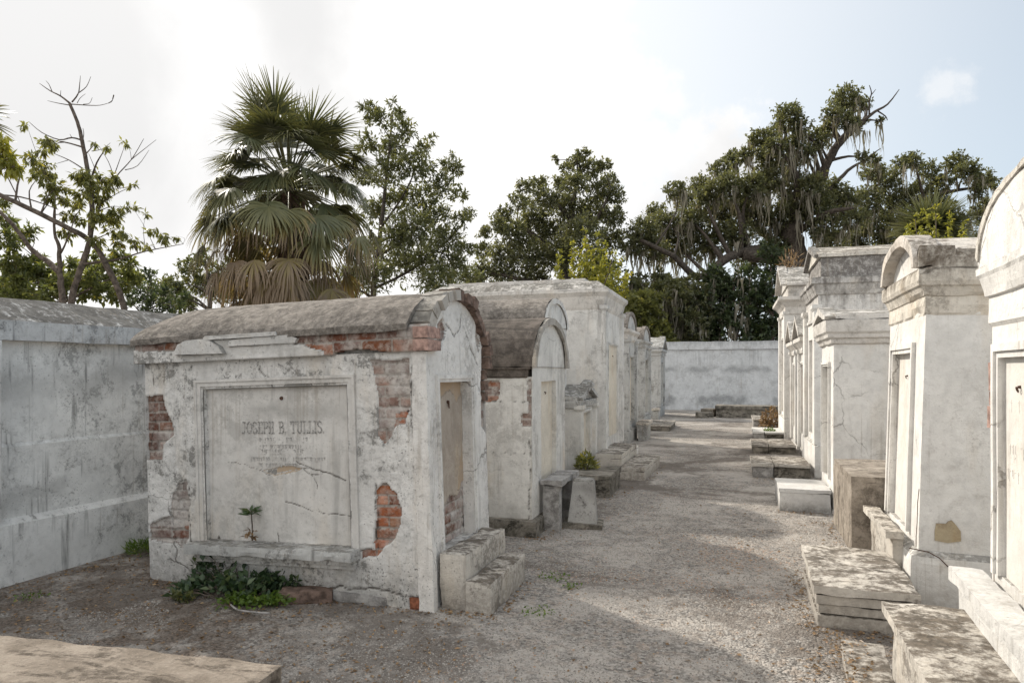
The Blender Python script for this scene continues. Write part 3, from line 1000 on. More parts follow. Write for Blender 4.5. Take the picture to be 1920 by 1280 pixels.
relief('front_wall', M_BFRONT, b, (0, 0, 0), (1, 0, 0), (0, 0, 1), -hw, hw, -.05, 2.24, .011,
       [([(-.40, 1.88), (-.36, 2.0), (-.27, 2.06), (-.20, 1.98), (-.28, 1.84), (-.38, 1.82)], .62), ([(.50, 1.2), (.65, 1.1), (.65, 1.75), (.56, 1.85), (.52, 1.6)], .55), ([(.40, 1.95), (.47, 1.82), (.52, 1.9), (.44, 2.06)], .7)],
       cut=lambda u, v: (v < bz(u)) & ~((u > FO[0]) & (u < FO[1]) & (v > FO[2]) & (v < FO[3])),
       cracks=[([(-.2, 2.02), (-.05, 1.93), (.05, 1.98), (.12, 2.12)], .006, .01), ([(.2, 1.98), (.3, 1.85), (.45, 1.72)], .006, .012), ([(-.55, 1.8), (-.52, 1.4), (-.55, .9), (-.51, .3)], .004, .008)], seed=12, amp=.006, lip=.08)
relief('front_tablet', M_TAN, b, (0, .075, 0), (1, 0, 0), (0, 0, 1), FO[0] - .01, FO[1] + .01, FO[2], FO[3] + .01, .011,
       [([(-.5, .2), (.4, .2), (.4, .72), (.22, .77), (.1, .66), (-.05, .70), (-.2, .60), (-.28, .66), (-.4, .60)], .45)], seed=15, amp=.004, depth=.016,
       tans=[[(-.4, 1.6), (.3, 1.6), (.3, 1.5), (.15, 1.42), (0, 1.52), (-.3, 1.4)], [(.1, .7), (.3, .8), (.3, 1.2), (.2, 1.0)]])
frame('front_frame', M_BFRONT, b, FO, .055, .022, res=.05)
mb = MB()
(x0, x1, z0, z1) = FO
for q in (((x0, z0), (x1, z0)), ((x1, z0), (x1, z1)), ((x1, z1), (x0, z1)), ((x0, z1), (x0, z0))):
    mb.quad((q[0][0], .0, q[0][1]), (q[0][0], .09, q[0][1]), (q[1][0], .09, q[1][1]), (q[1][0], .0, q[1][1]), .1)
mb.build('front_reveal', M_BFRONT, b)
mb = MB()
mb.tube([(-.06, .08, 1.42), (-.06, .055, 1.42)], [.016, .010], 8)
mb.tube([(-.06, .06, 1.41), (-.062, .056, 1.37)], [.008, .004], 6)
mb.build('bolt', M_IRON, b)
mb = MB()
mb.box(-hw - .012, -hw + .055, -.022, .10, -.05, 1.80, .05)
mb.build('corner_pilaster', M_BFRONT, b, amp=.008, chip=.016)
rb = random.Random(5)
for far in (0, 1):
    mb = MB()
    n = 9
    for i in range(n):
        a0 = (i + .06) / n * math.pi / 2
        a1 = (i + .94) / n * math.pi / 2
        if not far:
            a0, a1 = math.pi - a1, math.pi - a0
            if i < 2:
                continue
        pr, ou = -.05 + rb.uniform(-.02, .02), rb.uniform(-.012, .016)
        P4 = []
        for a, r_ in ((a0, .0), (a1, .0), (a1, .085 + ou), (a0, .085 + ou)):
            P4.append(((hw - .02 + r_) * math.cos(a), 1.665 + (.545 + r_) * math.sin(a) ** .93))
        mb.hexa([(p[0], .14, p[1]) for p in P4] + [(p[0], pr, p[1]) for p in P4], .035)
    if far:
        for z in (1.585, 1.495, 1.40):
            mb.box(hw - .05, hw + .045 + rb.uniform(-.015, .02), -.02 + rb.uniform(-.015, .01), .15, z, z + .078, .035)
    mb.build('arch_brick' if far else 'arch_plaster', M_BRICKD if far else M_RING, b, amp=.010, freq=6, chip=.014, merge=False)

# two-tread front step of the crumbling tomb
st = thing('tomb_step', (-1.98, 4.50, 0), 0, 'two-tread rough plastered step at the front of the crumbling brick tomb', 'step', 'steps on the left side of the path')
plate('upper_tread', M_SLAB, st, .0, .20, .02, .90, -.03, .37, .04, .008, .018)
plate('lower_tread', M_SLAB, st, .205, .40, -.01, .80, -.03, .20, .04, .008, .018)


# ================================================================== other tombs
def barrel_tomb(name, label, loc, rz, w, d, z_eave, z_crest, band, o, mats, plinth=None, holes=(), ringw=.07, ringout=.05, group=None, res=.03, seed=0.0, cracks=(), tilt=(0, 0), ringmat=None, mark=True):
    wall, roofm, tabm = mats
    r = thing(name, loc, rz, label, 'tomb', group, tilt)
    hw = w / 2
    side = -1 if rz > 0 else 1          # the flank that faces the camera
    zb = plinth[0] if plinth else -.05
    mb = MB()
    front_wall(mb, hw, zb, z_eave, o, .08, .12)
    s = side
    mb.quad((-s * hw, 0, zb), (-s * hw, d, zb), (-s * hw, d, z_eave), (-s * hw, 0, z_eave), .2)
    mb.quad((hw, d, zb), (-hw, d, zb), (-hw, d, z_eave), (hw, d, z_eave), .2)
    # gable
    ou = arc(hw - .005, z_eave, z_crest - z_eave - .03)
    for (xa, za), (xb, zb_) in zip(ou, ou[1:]):
        mb.add([(xa, 0, z_eave), (xa, 0, za), (xb, 0, zb_), (xb, 0, z_eave)], [(0, 1, 2, 3)])
    mb.build('wall', wall, r, amp=.005, chip=.006, seed=seed)
    relief('side_wall', wall, r, (s * hw, 0, 0), (0, s, 0), (0, 0, 1), *((-d, 0) if s < 0 else (0, d)), zb, z_eave - .10, res, holes, seed=seed + 2, amp=.005, cracks=cracks)
    mb = MB()
    mb.loft(-hw, hw, .06, d, [(0.0, z_eave - band), (.03, z_eave - band + .012), (.03, z_eave - .04), (.055, z_eave - .02), (.055, z_eave)], .08)
    mb.build('cornice', M_CORN2 if roofm != M_ROOFD else roofm, r, amp=.007, chip=.012, seed=seed)
    mb = MB()
    oo = [(hw + .05, z_eave - .0)] + arc(hw + .045, z_eave + .03, z_crest - z_eave - .03) + [(-hw - .05, z_eave)]
    mb.prism(oo, -.015, d + .05, .09, ends=False)
    mb.build('roof', roofm, r, amp=.012, chip=.012, seed=seed)
    mb = MB()
    ring(mb, arc(hw + .052, z_eave - .01, z_crest - z_eave + .008), arc(hw - .035, z_eave - .01, z_crest - z_eave - .07), -ringout, -.012, .06)
    mb.build('arch_ring', ringmat or wall, r, amp=.006, chip=.012, seed=seed)
    tb_ = plate('tablet', tabm, r, o[0] - .01, o[1] + .01, .055, .10, o[2], o[3] + .01, .1, .002, .0, seed)
    if plinth:
        mb = MB()
        mb.loft(-hw, hw, 0, d, [(plinth[1], -.05), (plinth[1], plinth[0] - .012), (.0, plinth[0])], .08)
        mb.build('plinth', M_DARK if plinth[2:] else wall, r, amp=.010, chip=.016, seed=seed)
    if mark:
        iron_ring(tb_, (o[0] + o[1]) / 2, .055, o[3] - .12)
    return r


def suv2(pts, Y, X0):
    return suv(pts, Y, X0, 0.0)


H2 = [(suv2([(900, 714), (936, 714), (936, 746), (925, 752), (915, 757), (906, 747), (900, 752)], 6.78, -1.95), .12),
      (suv2([(976, 779), (982, 776), (996, 776), (996, 799), (980, 800)], 6.78, -1.95), .35),
      (suv2([(988, 713), (996, 713), (996, 780), (991, 780)], 6.78, -1.95), .6)]
barrel_tomb('barrel_vault_tomb', 'off-white barrel-roofed tomb with dark mossy vault and ochre-stained front, left of the path',
            (-1.95, 7.5, 0), LEFT, 1.45, 2.5, 1.70, 2.25, .115, (-.36, .30, .45, 1.545), (M_PALE, M_ROOFD, M_CREAM), plinth=(.15, .06, 1), holes=H2, res=.016, seed=21,
            cracks=[(suv2([(993, 800), (994, 880), (992, 970)], 6.78, -1.95), .006, .012), (suv2([(905, 752), (993, 752)], 6.78, -1.95), .004, .006), (suv2([(905, 847), (993, 850)], 6.78, -1.95), .003, .004)], ringmat=M_RING)
barrel_tomb('barrel_vault_tomb', 'taller barrel-roofed tomb with peeling white gable, set back behind the dark mossy vault',
            (-2.5, 9.97, 0), LEFT, 1.36, 2.6, 2.32, 2.73, .10, (-.36, .30, .45, 1.6), (M_TALL, M_ROOF, M_CREAM), seed=31, res=.05, ringout=.03)

# sill shelf of the second tomb and the broken pedestal beside it
s2 = thing('stone_shelf', (-1.93, 7.42, 0), 0, 'small grey stone shelf on an upright, against the front of the dark-roofed barrel tomb', 'shelf')
plate('shelf_slab', M_GRAN, s2, 0, .24, -.42, .44, .46, .52, .05, .005, .014)
plate('upright', M_GRAN, s2, .02, .20, -.38, -.26, -.03, .46, .05, .005, .012)
plate('far_upright', M_GRAN, s2, .02, .20, .24, .36, -.03, .46, .05, .005, .012)
pd = thing('pedestal', (-1.56, 7.42, 0), R(8), 'broken tapering stone pedestal with black mildew, standing alone at the left edge of the path', 'pedestal', tilt=(R(-1.5), R(2)))
mb = MB()
mb.box(-.155, .155, -.15, .15, .035, .47, .035, taper=.042)
mb.loft(-.113, .113, -.108, .108, [(0, .465), (-.02, .50), (-.06, .505)], .03)
M_PED = plaster('blotched_pedestal_stone', (.47, .46, .44), (.06, .056, .052), 1.0, .8, .6, .2, sc=2.2, horiz=((.3, .25, .8),), topdirt=.95, bump=1.6)
mb.build('shaft', M_PED, pd, amp=.007, freq=5, chip=.014, merge=False)
plate('base_slab', M_DARK, pd, -.21, .22, -.21, .19, -.03, .035, .05, .006, .014)


def classic(name, label, loc, rz, w, d, zt, corn, o, mats, plinth=(.3, .05), roof=('flat',), group=None, seed=0.0, rec=.09, framew=.06, res=.10, tilt=(0, 0), mark=True, chip=.007, cat='tomb', arch=None, pil=0.0):
    """box tomb: plinth, wall with a recessed tablet, moulded cornice (out, z), roof; front at local y=0 facing -y"""
    wall, cornm, roofm, tabm = mats
    r = thing(name, loc, rz, label, cat, group, tilt)
    hw = w / 2
    zp = plinth[0]
    mb = MB()
    front_wall(mb, hw, zp, zt, o, rec, res)
    mb.quad((-hw, d, zp), (-hw, 0, zp), (-hw, 0, zt), (-hw, d, zt), res)
    mb.quad((hw, 0, zp), (hw, d, zp), (hw, d, zt), (hw, 0, zt), res)
    mb.quad((hw, d, zp), (-hw, d, zp), (-hw, d, zt), (hw, d, zt), .3)
    mb.build('wall', wall, r, amp=.006, chip=chip, seed=seed)
    if zp > 0:
        mb = MB()
        mb.loft(-hw, hw, 0, d, [(plinth[1], -.05), (plinth[1], zp - .03), (plinth[1] * .3, zp), (0, zp + .004)], res)
        mb.build('plinth', wall, r, amp=.007, chip=chip * 1.3, seed=seed)
    if pil:
        for sx in (-1, 1):
            mb = MB()
            x = sx * (hw - pil / 2)
            mb.box(x - pil / 2 - .008, x + pil / 2 + .008, -.06, .006, zp, zt - .10, res)
            mb.loft(x - pil / 2, x + pil / 2, -.055, .02, [(0.01, zt - .10), (.035, zt - .06), (.035, zt - .004)], res)
            mb.build('pilaster', wall, r, amp=.004, chip=chip, seed=seed, merge=False)
    mb = MB()
    mb.loft(-hw, hw, 0, d, corn, res)
    mb.build('cornice', cornm, r, amp=.007, chip=chip * 1.5, seed=seed)
    tb_ = plate('tablet', tabm, r, o[0] - .01, o[1] + .01, rec - .035, rec + .01, o[2] - .01, o[3] + .01, .15, .002, 0, seed)
    if framew:
        frame('tablet_frame', wall, r, o, framew, .03, seed=seed)
    if mark:
        iron_ring(tb_, (o[0] + o[1]) / 2, rec - .035, o[3] - .18)
    zc, oc = corn[-1][1], max(c[0] for c in corn[-3:])
    k = roof[0]
    mb = MB()
    if k == 'gable':            # ('gable', rise, overhang, block height)
        rise, ov, bh = roof[1:4]
        if bh:
            mb.loft(-hw, hw, .03, d, [(-.004, zc - .01), (-.004, zc + bh)], res)
            mb.build('attic', cornm, r, amp=.007, chip=chip * 1.5, seed=seed)
            mb = MB()
        z0 = zc + bh
        mb.prism([(-hw - ov, z0), (hw + ov, z0), (hw + ov, z0 + .06), (0, z0 + rise), (-hw - ov, z0 + .06)], -.0, d + ov, res)
        mb.build('roof', roofm, r, amp=.010, chip=chip * 1.6, seed=seed)
        mb = MB()
        o1 = [(hw + ov, z0 + .04), (0, z0 + rise + .035), (-hw - ov, z0 + .04)]
        i1 = [(hw + ov - .05, z0 - .01), (0, z0 + rise - .06), (-hw - ov + .05, z0 - .01)]
        ring(mb, o1, i1, -ov - .03, .06, res)
        mb.build('pediment', cornm, r, amp=.004, chip=chip, seed=seed)
    elif k == 'segment':        # ('segment', rise, half width, block height, corner blocks)
        rise, aw, bh, cb = roof[1:5]
        rg = .10 if cb else .04
        mb.loft(-hw, hw, .05, d, [(.05, zc - .01), (.05, zc + bh - .02), (.01, zc + bh)], res)
        mb.build('blocking_course', cornm, r, amp=.008, chip=chip * 1.5, seed=seed)
        mb = MB()
        ou = [(aw, zc)] + arc(aw, zc + .02, rise - .02) + [(-aw, zc)]
        mb.prism(ou, .05, d + .04, res)
        mb.build('roof', roofm, r, amp=.012, chip=chip * 1.6, seed=seed)
        mb = MB()
        ring(mb, arc(aw + .02, zc, rise + .03, 20), arc(aw - .07, zc, rise - .06, 20), -rg, .08, res)
        mb.build('pediment', roofm, r, amp=.004, chip=chip, seed=seed)
        mb = MB()
        ia = arc(aw - .06, zc, rise - .05, 20)
        mb.add([(x, -.005, z) for x, z in ia], [tuple(range(len(ia)))])
        mb.build('tympanum', wall, r, seed=seed)
        if cb:
            for sx in (-1, 1):
                mb = MB()
                x0 = sx * (hw + .055)
                x1 = sx * (aw - .02)
                mb.prism([(min(x0, x1), zc - .004), (max(x0, x1), zc - .004)] + ([(x0, zc + cb), (x1, zc + cb * .45)] if sx > 0 else [(x1, zc + cb * .45), (x0, zc + cb)]), -.075, .16, .07)
                mb.build('corner_block', cornm, r, amp=.005, chip=chip * 1.6, seed=seed)
    elif k == 'hip':            # ('hip', rise, inset, slab)
        rise, ins_, slab = roof[1:4]
        mb.loft(-hw, hw, 0, d, [(oc, zc - .004), (oc, zc + .02), (oc - ins_, zc + rise)], res)
        mb.build('roof', roofm, r, amp=.008, chip=chip * 1.6, seed=seed)
        if slab:
            mb = MB()
            mb.loft(-hw + .22, hw - .22, .35, d - .2, [(0, zc + rise - .01), (0, zc + rise + slab)], res)
            mb.build('cap_slab', cornm, r, amp=.005, chip=chip * 1.6, seed=seed)
    return r


# tall flat-roofed tomb behind the barrel vaults
classic('flat_roofed_tomb', 'tall cream-fronted tomb with flared cornice and flat stepped roof on the left of the path', (-2.1, 12.6, 0), LEFT, 2.0, 3.1, 2.78,
        [(0.0, 2.70), (.02, 2.74), (.05, 2.84), (.07, 2.92), (.12, 2.99), (.12, 3.03)], (-.52, .42, .52, 2.12), (M_TALL, M_CORN2, M_CORN2, M_CREAM), plinth=(.31, .02), roof=('hip', .17, .22, .07), seed=41, rec=.03, framew=.05, mark=True, pil=.16)
M_PED2 = plaster('blotched_grey_stone', (.60, .59, .57), (.09, .085, .08), .95, .8, .5, .2, sc=2.0, topdirt=.9, bump=1.4)
sm = classic('gabled_tomb', 'small low whitewashed tomb with worn pediment and finial, between vaulted and tall cream tombs', (-2.2, 10.72, 0), LEFT, 1.22, .30, 1.16,
             [(0, 1.10), (.03, 1.12), (.05, 1.20), (.05, 1.23)], (-.30, .28, .35, 1.02), (M_PALE, M_PED2, M_PED2, M_CREAM), plinth=(.12, .03), roof=('gable', .22, .05, .0), seed=51, res=.07, framew=.05, pil=.12, chip=.014)
mb = MB()
mb.loft(-.07, .07, -.10, .06, [(0, 1.40), (.02, 1.46), (-.02, 1.52), (-.05, 1.53)], .04)
mb.build('finial', M_GREYPL, sm, amp=.01, freq=6, chip=.012)

rd = (M_GREYPL, M_CORN2, M_ROOF, M_CREAM)
classic('segment_roofed_tomb', 'narrow soot-streaked tomb with rounded roof just beyond the tall cream tomb, farther left', (-2.35, 16.8, 0), LEFT, 1.55, 2.4, 2.42,
        [(0, 2.36), (.05, 2.42), (.05, 2.52), (.11, 2.58), (.11, 2.64)], (-.40, .36, .45, 2.0), rd, plinth=(.3, .05), roof=('segment', .42, .80, .05, 0), seed=61, res=.14, pil=.18)
classic('segment_roofed_tomb', 'grey mildewed round-roofed tomb, second from the far wall on the left', (-2.48, 20.9, 0), LEFT, 1.7, 2.4, 2.42,
        [(0, 2.32), (.04, 2.36), (.04, 2.44), (.10, 2.50), (.10, 2.56)], (-.42, .36, .45, 2.0), (M_GREYPL, M_GREYPL, M_ROOF, M_CREAM), plinth=(.38, .05), roof=('segment', .42, .88, .04, 0), seed=71, res=.14, pil=.2)
classic('gabled_tomb', 'last small pedimented tomb on the left, against the far wall', (-2.62, 27.0, 0), LEFT, 1.7, 2.2, 2.36,
        [(0, 2.22), (.04, 2.26), (.04, 2.34), (.13, 2.42), (.13, 2.50)], (-.42, .36, .45, 2.0), (M_GREYPL, M_GREYPL, M_GREYPL, M_CREAM), plinth=(.35, .05), roof=('gable', .46, .12, .02), seed=81, res=.16, pil=.2)


def slab_block(name, label, cat, x0, x1, y0, y1, z, mats, top=.05, ov=.02, rz=0, group=None, seed=0.0, res=.06, amp=.006, chip=.014, courses=0):
    """stone block: body and a slightly oversailing top slab"""
    cx, cy = (x0 + x1) / 2, (y0 + y1) / 2
    r = thing(name, (cx, cy, 0), rz, label, cat, group)
    a, c = (x1 - x0) / 2, (y1 - y0) / 2
    if courses:
        hstep = (z - top) / courses
        for k in range(courses):
            q = .012 * (k % 2)
            plate('course', mats[0], r, -a + ov + q, a - ov - q, -c + ov + q, c - ov - q, (-.05 if k == 0 else k * hstep + .003), (k + 1) * hstep - .003, res, amp, chip, seed + k)
    else:
        plate('body', mats[0], r, -a + ov, a - ov, -c + ov, c - ov, -.06, z - top, res, amp, chip, seed)
    plate('top_slab', mats[1], r, -a, a, -c, c, z - top, z, res, amp, chip, seed + 3)
    return r


LG, RG = 'steps on the left side of the path', 'stone steps on the right side of the path'
slab_block('stone_plinth', 'low black-stained stone plinth with a fern growing on it, left of the path', 'plinth', -2.17, -1.55, 9.08, 10.15, .28, (M_DARK, M_DARK), .10, .012, R(1), seed=91)
slab_block('stone_step', 'upper pale step against the foot of the tall cream tomb', 'step', -2.10, -1.68, 10.95, 12.75, .35, (M_SLAB, M_SLAB), .08, .0, 0, LG, seed=93)
slab_block('stone_step', 'lower pale step jutting into the path in front of the tall cream tomb', 'step', -1.675, -1.27, 10.75, 12.5, .18, (M_SLAB, M_SLAB), .06, .0, R(-2), LG, seed=95)
slab_block('stone_bench', 'small pale stone bench at the foot of the soot-streaked tomb', 'bench', -2.25, -1.95, 16.9, 17.9, .44, (M_GREYPL, M_SLAB), .08, .05, 0, seed=97)
slab_block('stone_step', 'low flat step lying in front of the grey mildewed tomb, far left', 'step', -2.40, -1.68, 19.9, 21.9, .16, (M_DARK, M_SLAB), .05, .02, 0, LG, seed=99)
slab_block('stone_block', 'short stone block between the grey tomb and its flat step', 'block', -2.44, -2.20, 22.0, 22.6, .5, (M_GREYPL, M_SLAB), .07, .03, 0, seed=100)
slab_block('stone_block', 'small white block at the near foot of the tall cream tomb front', 'block', -1.98, -1.78, 13.3, 13.75, .22, (M_WHITE, M_WHITE), .06, .0, 0, seed=101)
slab_block('stone_ledge', 'long dark low ledge along the foot of the far wall', 'ledge', -.62, 1.9, 26.4, 27.5, .42, (M_DARK, M_DARK), .12, .03, R(-2), seed=103, res=.15)
slab_block('stone_block', 'small broken block lying on the gravel before the far wall', 'block', -1.28, -.72, 26.0, 26.5, .18, (M_DARK, M_DARK), .06, .0, R(14), seed=105)
slab_block('stone_block', 'upper dark fragment lying beyond the small broken block by the far wall', 'block', -1.1, -.62, 27.0, 27.5, .27, (M_DARK, M_DARK), .06, .0, R(-20), seed=106)

# ------------------------------------------------------------------ right row
RM = (M_WHITE, M_CORN, M_CORN, M_TABW)
# nearest, mostly outside the frame
r1c, r1s = Vector((1.275, 4.17, 0)), R(-93.4)
ax = Vector((math.cos(r1s), math.sin(r1s), 0))
W1 = 2.05
r1 = classic('arched_tomb', 'large bright white tomb with tall rounded parapet and cracked corner, nearest on the right', r1c + ax * (W1 / 2), r1s, W1, 2.4, 1.93,
             [(0, 1.88), (.015, 1.90), (.015, 2.03), (.03, 2.035), (.035, 2.07), (.05, 2.13), (.065, 2.145), (.065, 2.185), (.05, 2.19)], (-.86, .86, .64, 1.72), (M_WHITE, M_WHITE, M_CORN, M_TABW),
             plinth=(.42, .04), roof=('none',), seed=111, res=.06, rec=.05, framew=.07, mark=False)
mb = MB()
pz = 2.18
half_ = [(0, 0), (0, .06), (.03, .13), (.08, .20), (.15, .255), (.24, .295), (.36, .325), (.52, .35), (.75, .368), (1.0, .375)]
pp = [(W1 / 2 + .05 - a, pz + z) for a, z in half_]
pp = pp + [(-x, z) for x, z in pp[::-1]]
mb.prism(pp, -.055, .22, None)
mb.build('parapet', M_WHITE, r1, amp=.006, chip=.012, seed=3)
mb = MB()
ring(mb, [(x * 1.012, z + .012) for x, z in pp[1:-1]], [(x * .975, z - .02) for x, z in pp[1:-1]], -.065, .24, .08)
mb.build('parapet_edge', M_CORN, r1, amp=.006, chip=.01, seed=3)
mb = MB()
mb.prism([(W1 / 2 + .02, pz), *[(W1 / 2 * math.cos(a), pz + .03 + .30 * math.sin(a)) for a in np.linspace(0, math.pi, 16)], (-W1 / 2 - .02, pz)], .22, 2.4, .15)
mb.build('roof', M_CORN, r1, amp=.01, chip=.01)
iron_ring(r1, -W1 / 2 + .40, .015, 1.58, .010)
# the cracked far corner: bricks showing where the plaster burst
rr = random.Random(9)
mb = MB()
for z0, z1, x0, x1, pr in ((1.555, 1.70, -1.03, -.965, .016), (1.475, 1.55, -1.035, -.96, .012), (1.36, 1.47, -1.05, -.97, .018)):
    mb.box(x0, x1, -pr, .03, z0, z1, .025)
mb.build('exposed_brick', M_BRICKP, r1, amp=.012, freq=7, chip=.012, merge=False)
mb = MB()
pts = [(-.995, 1.74), (-.955, 1.71), (-.958, 1.56), (-.99, 1.44), (-.975, 1.30), (-.985, 1.15), (-.972, 1.0), (-.99, .85), (-.98, .66), (-.985, .46)]
strokes(mb, [pts, [(-1.02, 1.44), (-.985, 1.30)], [(-1.03, .98), (-.96, .95)], [(-1.03, 1.18), (-.97, 1.15)]], .012, .0, .003)
mb.build('crack', M_IRON, r1, merge=False)
ins = MB()
rr = random.Random(12)
for x0, x1, z, h, wd in ((-.78, .7, 1.43, .085, .006), (-.80, .72, 1.24, .06, .005), (-.83, .7, 1.12, .06, .005)):
    strokes(ins, worn_line(x0, x1, z, h, rr), wd * .75, .0148, .0012)
ins.build('worn_lettering', M_INK3, r1, merge=False)
s1 = thing('tomb_sill', r1c + ax * (W1 / 2), r1s, 'heavy white sill with leaf-littered top under the tablet of the nearest right-hand tomb', 'sill')
plate('sill_slab', M_SLABW, s1, -1.0, 1.1, -.20, -.045, .565, .635, .05, .005, .012, 3)
plate('sill_block', M_SLABW, s1, -.96, 1.1, -.165, -.045, -.05, .56, .05, .005, .012, 5)
s0 = slab_block('ledger_slab', 'low ledger slab with black lichen lying before the nearest right-hand tomb', 'slab', .70, 1.10, 1.5, 4.02, .46, (M_SLAB, M_SLAB), .055, .045, R(-1.5), seed=121, res=.05, chip=.012)
slab_block('kerb_stone', 'thin leaf-strewn kerb stone on the gravel at the foot of the ledger slab, bottom right', 'kerb', .50, .72, 1.8, 4.42, .10, (M_SLAB, M_SLAB), .05, .01, R(-4), seed=123, res=.05)

r2 = classic('segment_pediment_tomb', 'white tomb with arched pediment, corner blocks and dark-stained cornice, second on the right', (1.27, 6.30, 0), R(-91), 1.30, 2.2, 2.10,
             [(0, 2.06), (.015, 2.075), (.015, 2.19), (.025, 2.195), (.035, 2.225), (.05, 2.26), (.065, 2.27), (.075, 2.30), (.075, 2.385), (.05, 2.40)], (-.42, .30, .44, 1.80), (M_WHITE, M_CORNR2, M_ROOFW, M_TABW),
             plinth=(.37, .06), roof=('segment', .30, .64, .13, .16), seed=131, res=.05, rec=.07, framew=.075, chip=.013, tilt=(-R(1.7), 0))
mb = MB()
hw2 = .65
strokes(mb, [[(-.02, .44), (.02, .34), (.20, .22), (.36, .10), (.42, .02)], [(-.02, .36), (.02, .34)]], .009, 0, .0)
mb.v = []
mb.f = []
for pl in ([(-.07, .45), (.05, .435), (.12, .40), (.17, .35), (.22, .335), (.27, .28), (.33, .245), (.36, .20), (.40, .165)],):
    strokes(mb, [pl], .007, 0, .003)
mb.v = [(hw2 + .062 - y, x, z - .06) for x, y, z in mb.v]
mb.build('crack', M_IRON, r2, merge=False)
mb = MB()
mb.prism([(.10, .42), (.18, .41), (.262, .43), (.258, .50), (.235, .535), (.215, .56), (.20, .575), (.18, .565), (.165, .545), (.105, .545), (.098, .49)], 0, .006)
mb.v = [(hw2 + .008 - y, x, z + .03) for x, y, z in mb.v]
mb.build('bare_patch', plaster('bare_ochre_render', (.50, .42, .29), (.2, .15, .1), .6, .2, .6, .3, warm=.4, warmc=(.48, .31, .10), masonry=False), r2, amp=.004, freq=9)
mb = MB()
strokes(mb, [[(hw2 - .03, .80), (hw2 - .06, .70), (hw2 - .055, .55), (hw2 - .07, .45), (hw2 - .065, .38)]], .012, 0, .003)
mb.build('edge_crack', M_IRON, r2, merge=False)
s3 = thing('tomb_sill', (1.29, 6.30, 0), R(-91), 'weathered sill with crumbling corner below the tablet of the arched-pediment tomb', 'sill')
plate('sill_slab', M_SLAB, s3, -.60, .48, -.19, -.065, .40, .455, .05, .006, .018, 3)
plate('sill_block', M_SLAB, s3, -.52, .44, -.14, -.065, -.05, .398, .05, .006, .016, 5)
slab_block('grave_slab', 'broad low slab on three rough courses in front of the arched-pediment tomb', 'slab', .51, 1.135, 4.92, 6.08, .255, (M_SLAB, M_SLAB), .06, .02, R(-1), seed=141, res=.045, courses=3, chip=.012)

r3 = classic('gabled_tomb', 'smaller white tomb with fluted cornice and tiny pediment, third on the right', (1.12, 9.47, 0), RIGHT, 1.12, 2.2, 2.0,
             [(0, 1.97), (.03, 1.985), (.04, 2.03), (.07, 2.05), (.075, 2.09), (.10, 2.115), (.105, 2.25), (.10, 2.26)], (-.34, .26, .35, 1.72), (M_WHITE, M_CORN2, M_CORN2, M_TABW), plinth=(.04, .02), roof=('gable', .16, .08, .0), seed=151, res=.07, framew=.05)
slab_block('stone_step', 'whitewashed low step before the fluted-cornice tomb', 'step', .52, 1.10, 8.88, 9.75, .26, (M_SLABW, M_SLABW), .05, .006, 0, RG, seed=153, res=.05)
bx = slab_block('box_tomb', 'brown-grey stone box tomb standing between the arched-pediment tomb and the fluted-cornice tomb', 'box tomb', 1.04, 1.95, 6.98, 8.35, .70, (M_BROWNST, M_BROWNST), .06, .0, R(-1), seed=155, res=.06, chip=.008)

r4 = classic('attic_tomb', 'tall white tomb with attic storey, black-streaked side and pilasters, fourth on the right', (1.28, 12.85, 0), RIGHT, 1.85, 2.8, 2.72,
             [(0, 2.45), (.03, 2.47), (.03, 2.52), (0.004, 2.53), (.004, 2.86), (.03, 2.87), (.05, 2.93), (.06, 2.95), (.08, 3.02), (.11, 3.04), (.11, 3.12), (.08, 3.14)], (-.50, .46, .6, 2.2), (M_WHITE, M_CORNR4, M_CORN, M_TABW),
             plinth=(.5, .06), roof=('gable', .30, .03, .32), seed=161, res=.09, rec=.16, framew=0, pil=.26, mark=False)

r5 = classic('gabled_tomb', 'small pedimented white tomb just beyond the attic tomb on the right', (1.34, 15.0, 0), RIGHT, 1.35, 2.0, 2.12,
             [(0, 2.0), (.04, 2.03), (.04, 2.12), (.10, 2.2), (.14, 2.24), (.14, 2.32)], (-.36, .30, .4, 1.8), (M_WHITE, M_CORN2, M_BROWNST, M_TAN), plinth=(.1, .03), roof=('gable', .42, .14, .0), seed=171, res=.12, pil=.15)
r5b = classic('gabled_tomb', 'small pedimented white tomb with a blue painted flank, second beyond the attic tomb', (1.34, 16.95, 0), RIGHT, 1.45, 2.0, 2.12,
              [(0, 2.0), (.04, 2.03), (.04, 2.12), (.10, 2.2), (.14, 2.24), (.14, 2.32)], (-.36, .30, .4, 1.8), (M_WHITE, M_CORN2, M_CORN2, M_TABW), plinth=(.1, .03), roof=('gable', .46, .14, .0), seed=181, res=.12, pil=.15)
plate('blue_panel', M_BLUE, r5b, .735, .75, .0, .9, .95, 1.85, .2, .002, .002)
r6 = classic('parapet_tomb', 'tall white tomb with weeds on its roof, last on the right before the far wall', (1.26, 19.6, 0), RIGHT, 2.3, 2.8, 3.15,
             [(0, 3.05), (.04, 3.08), (.04, 3.25), (.12, 3.36), (.2, 3.42), (.2, 3.5)], (-.5, .4, .6, 2.5), (M_WHITE, M_CORN2, M_CORN2, M_TABW), plinth=(.5, .06), roof=('gable', .62, .12, .28), seed=191, res=.14, pil=.3)
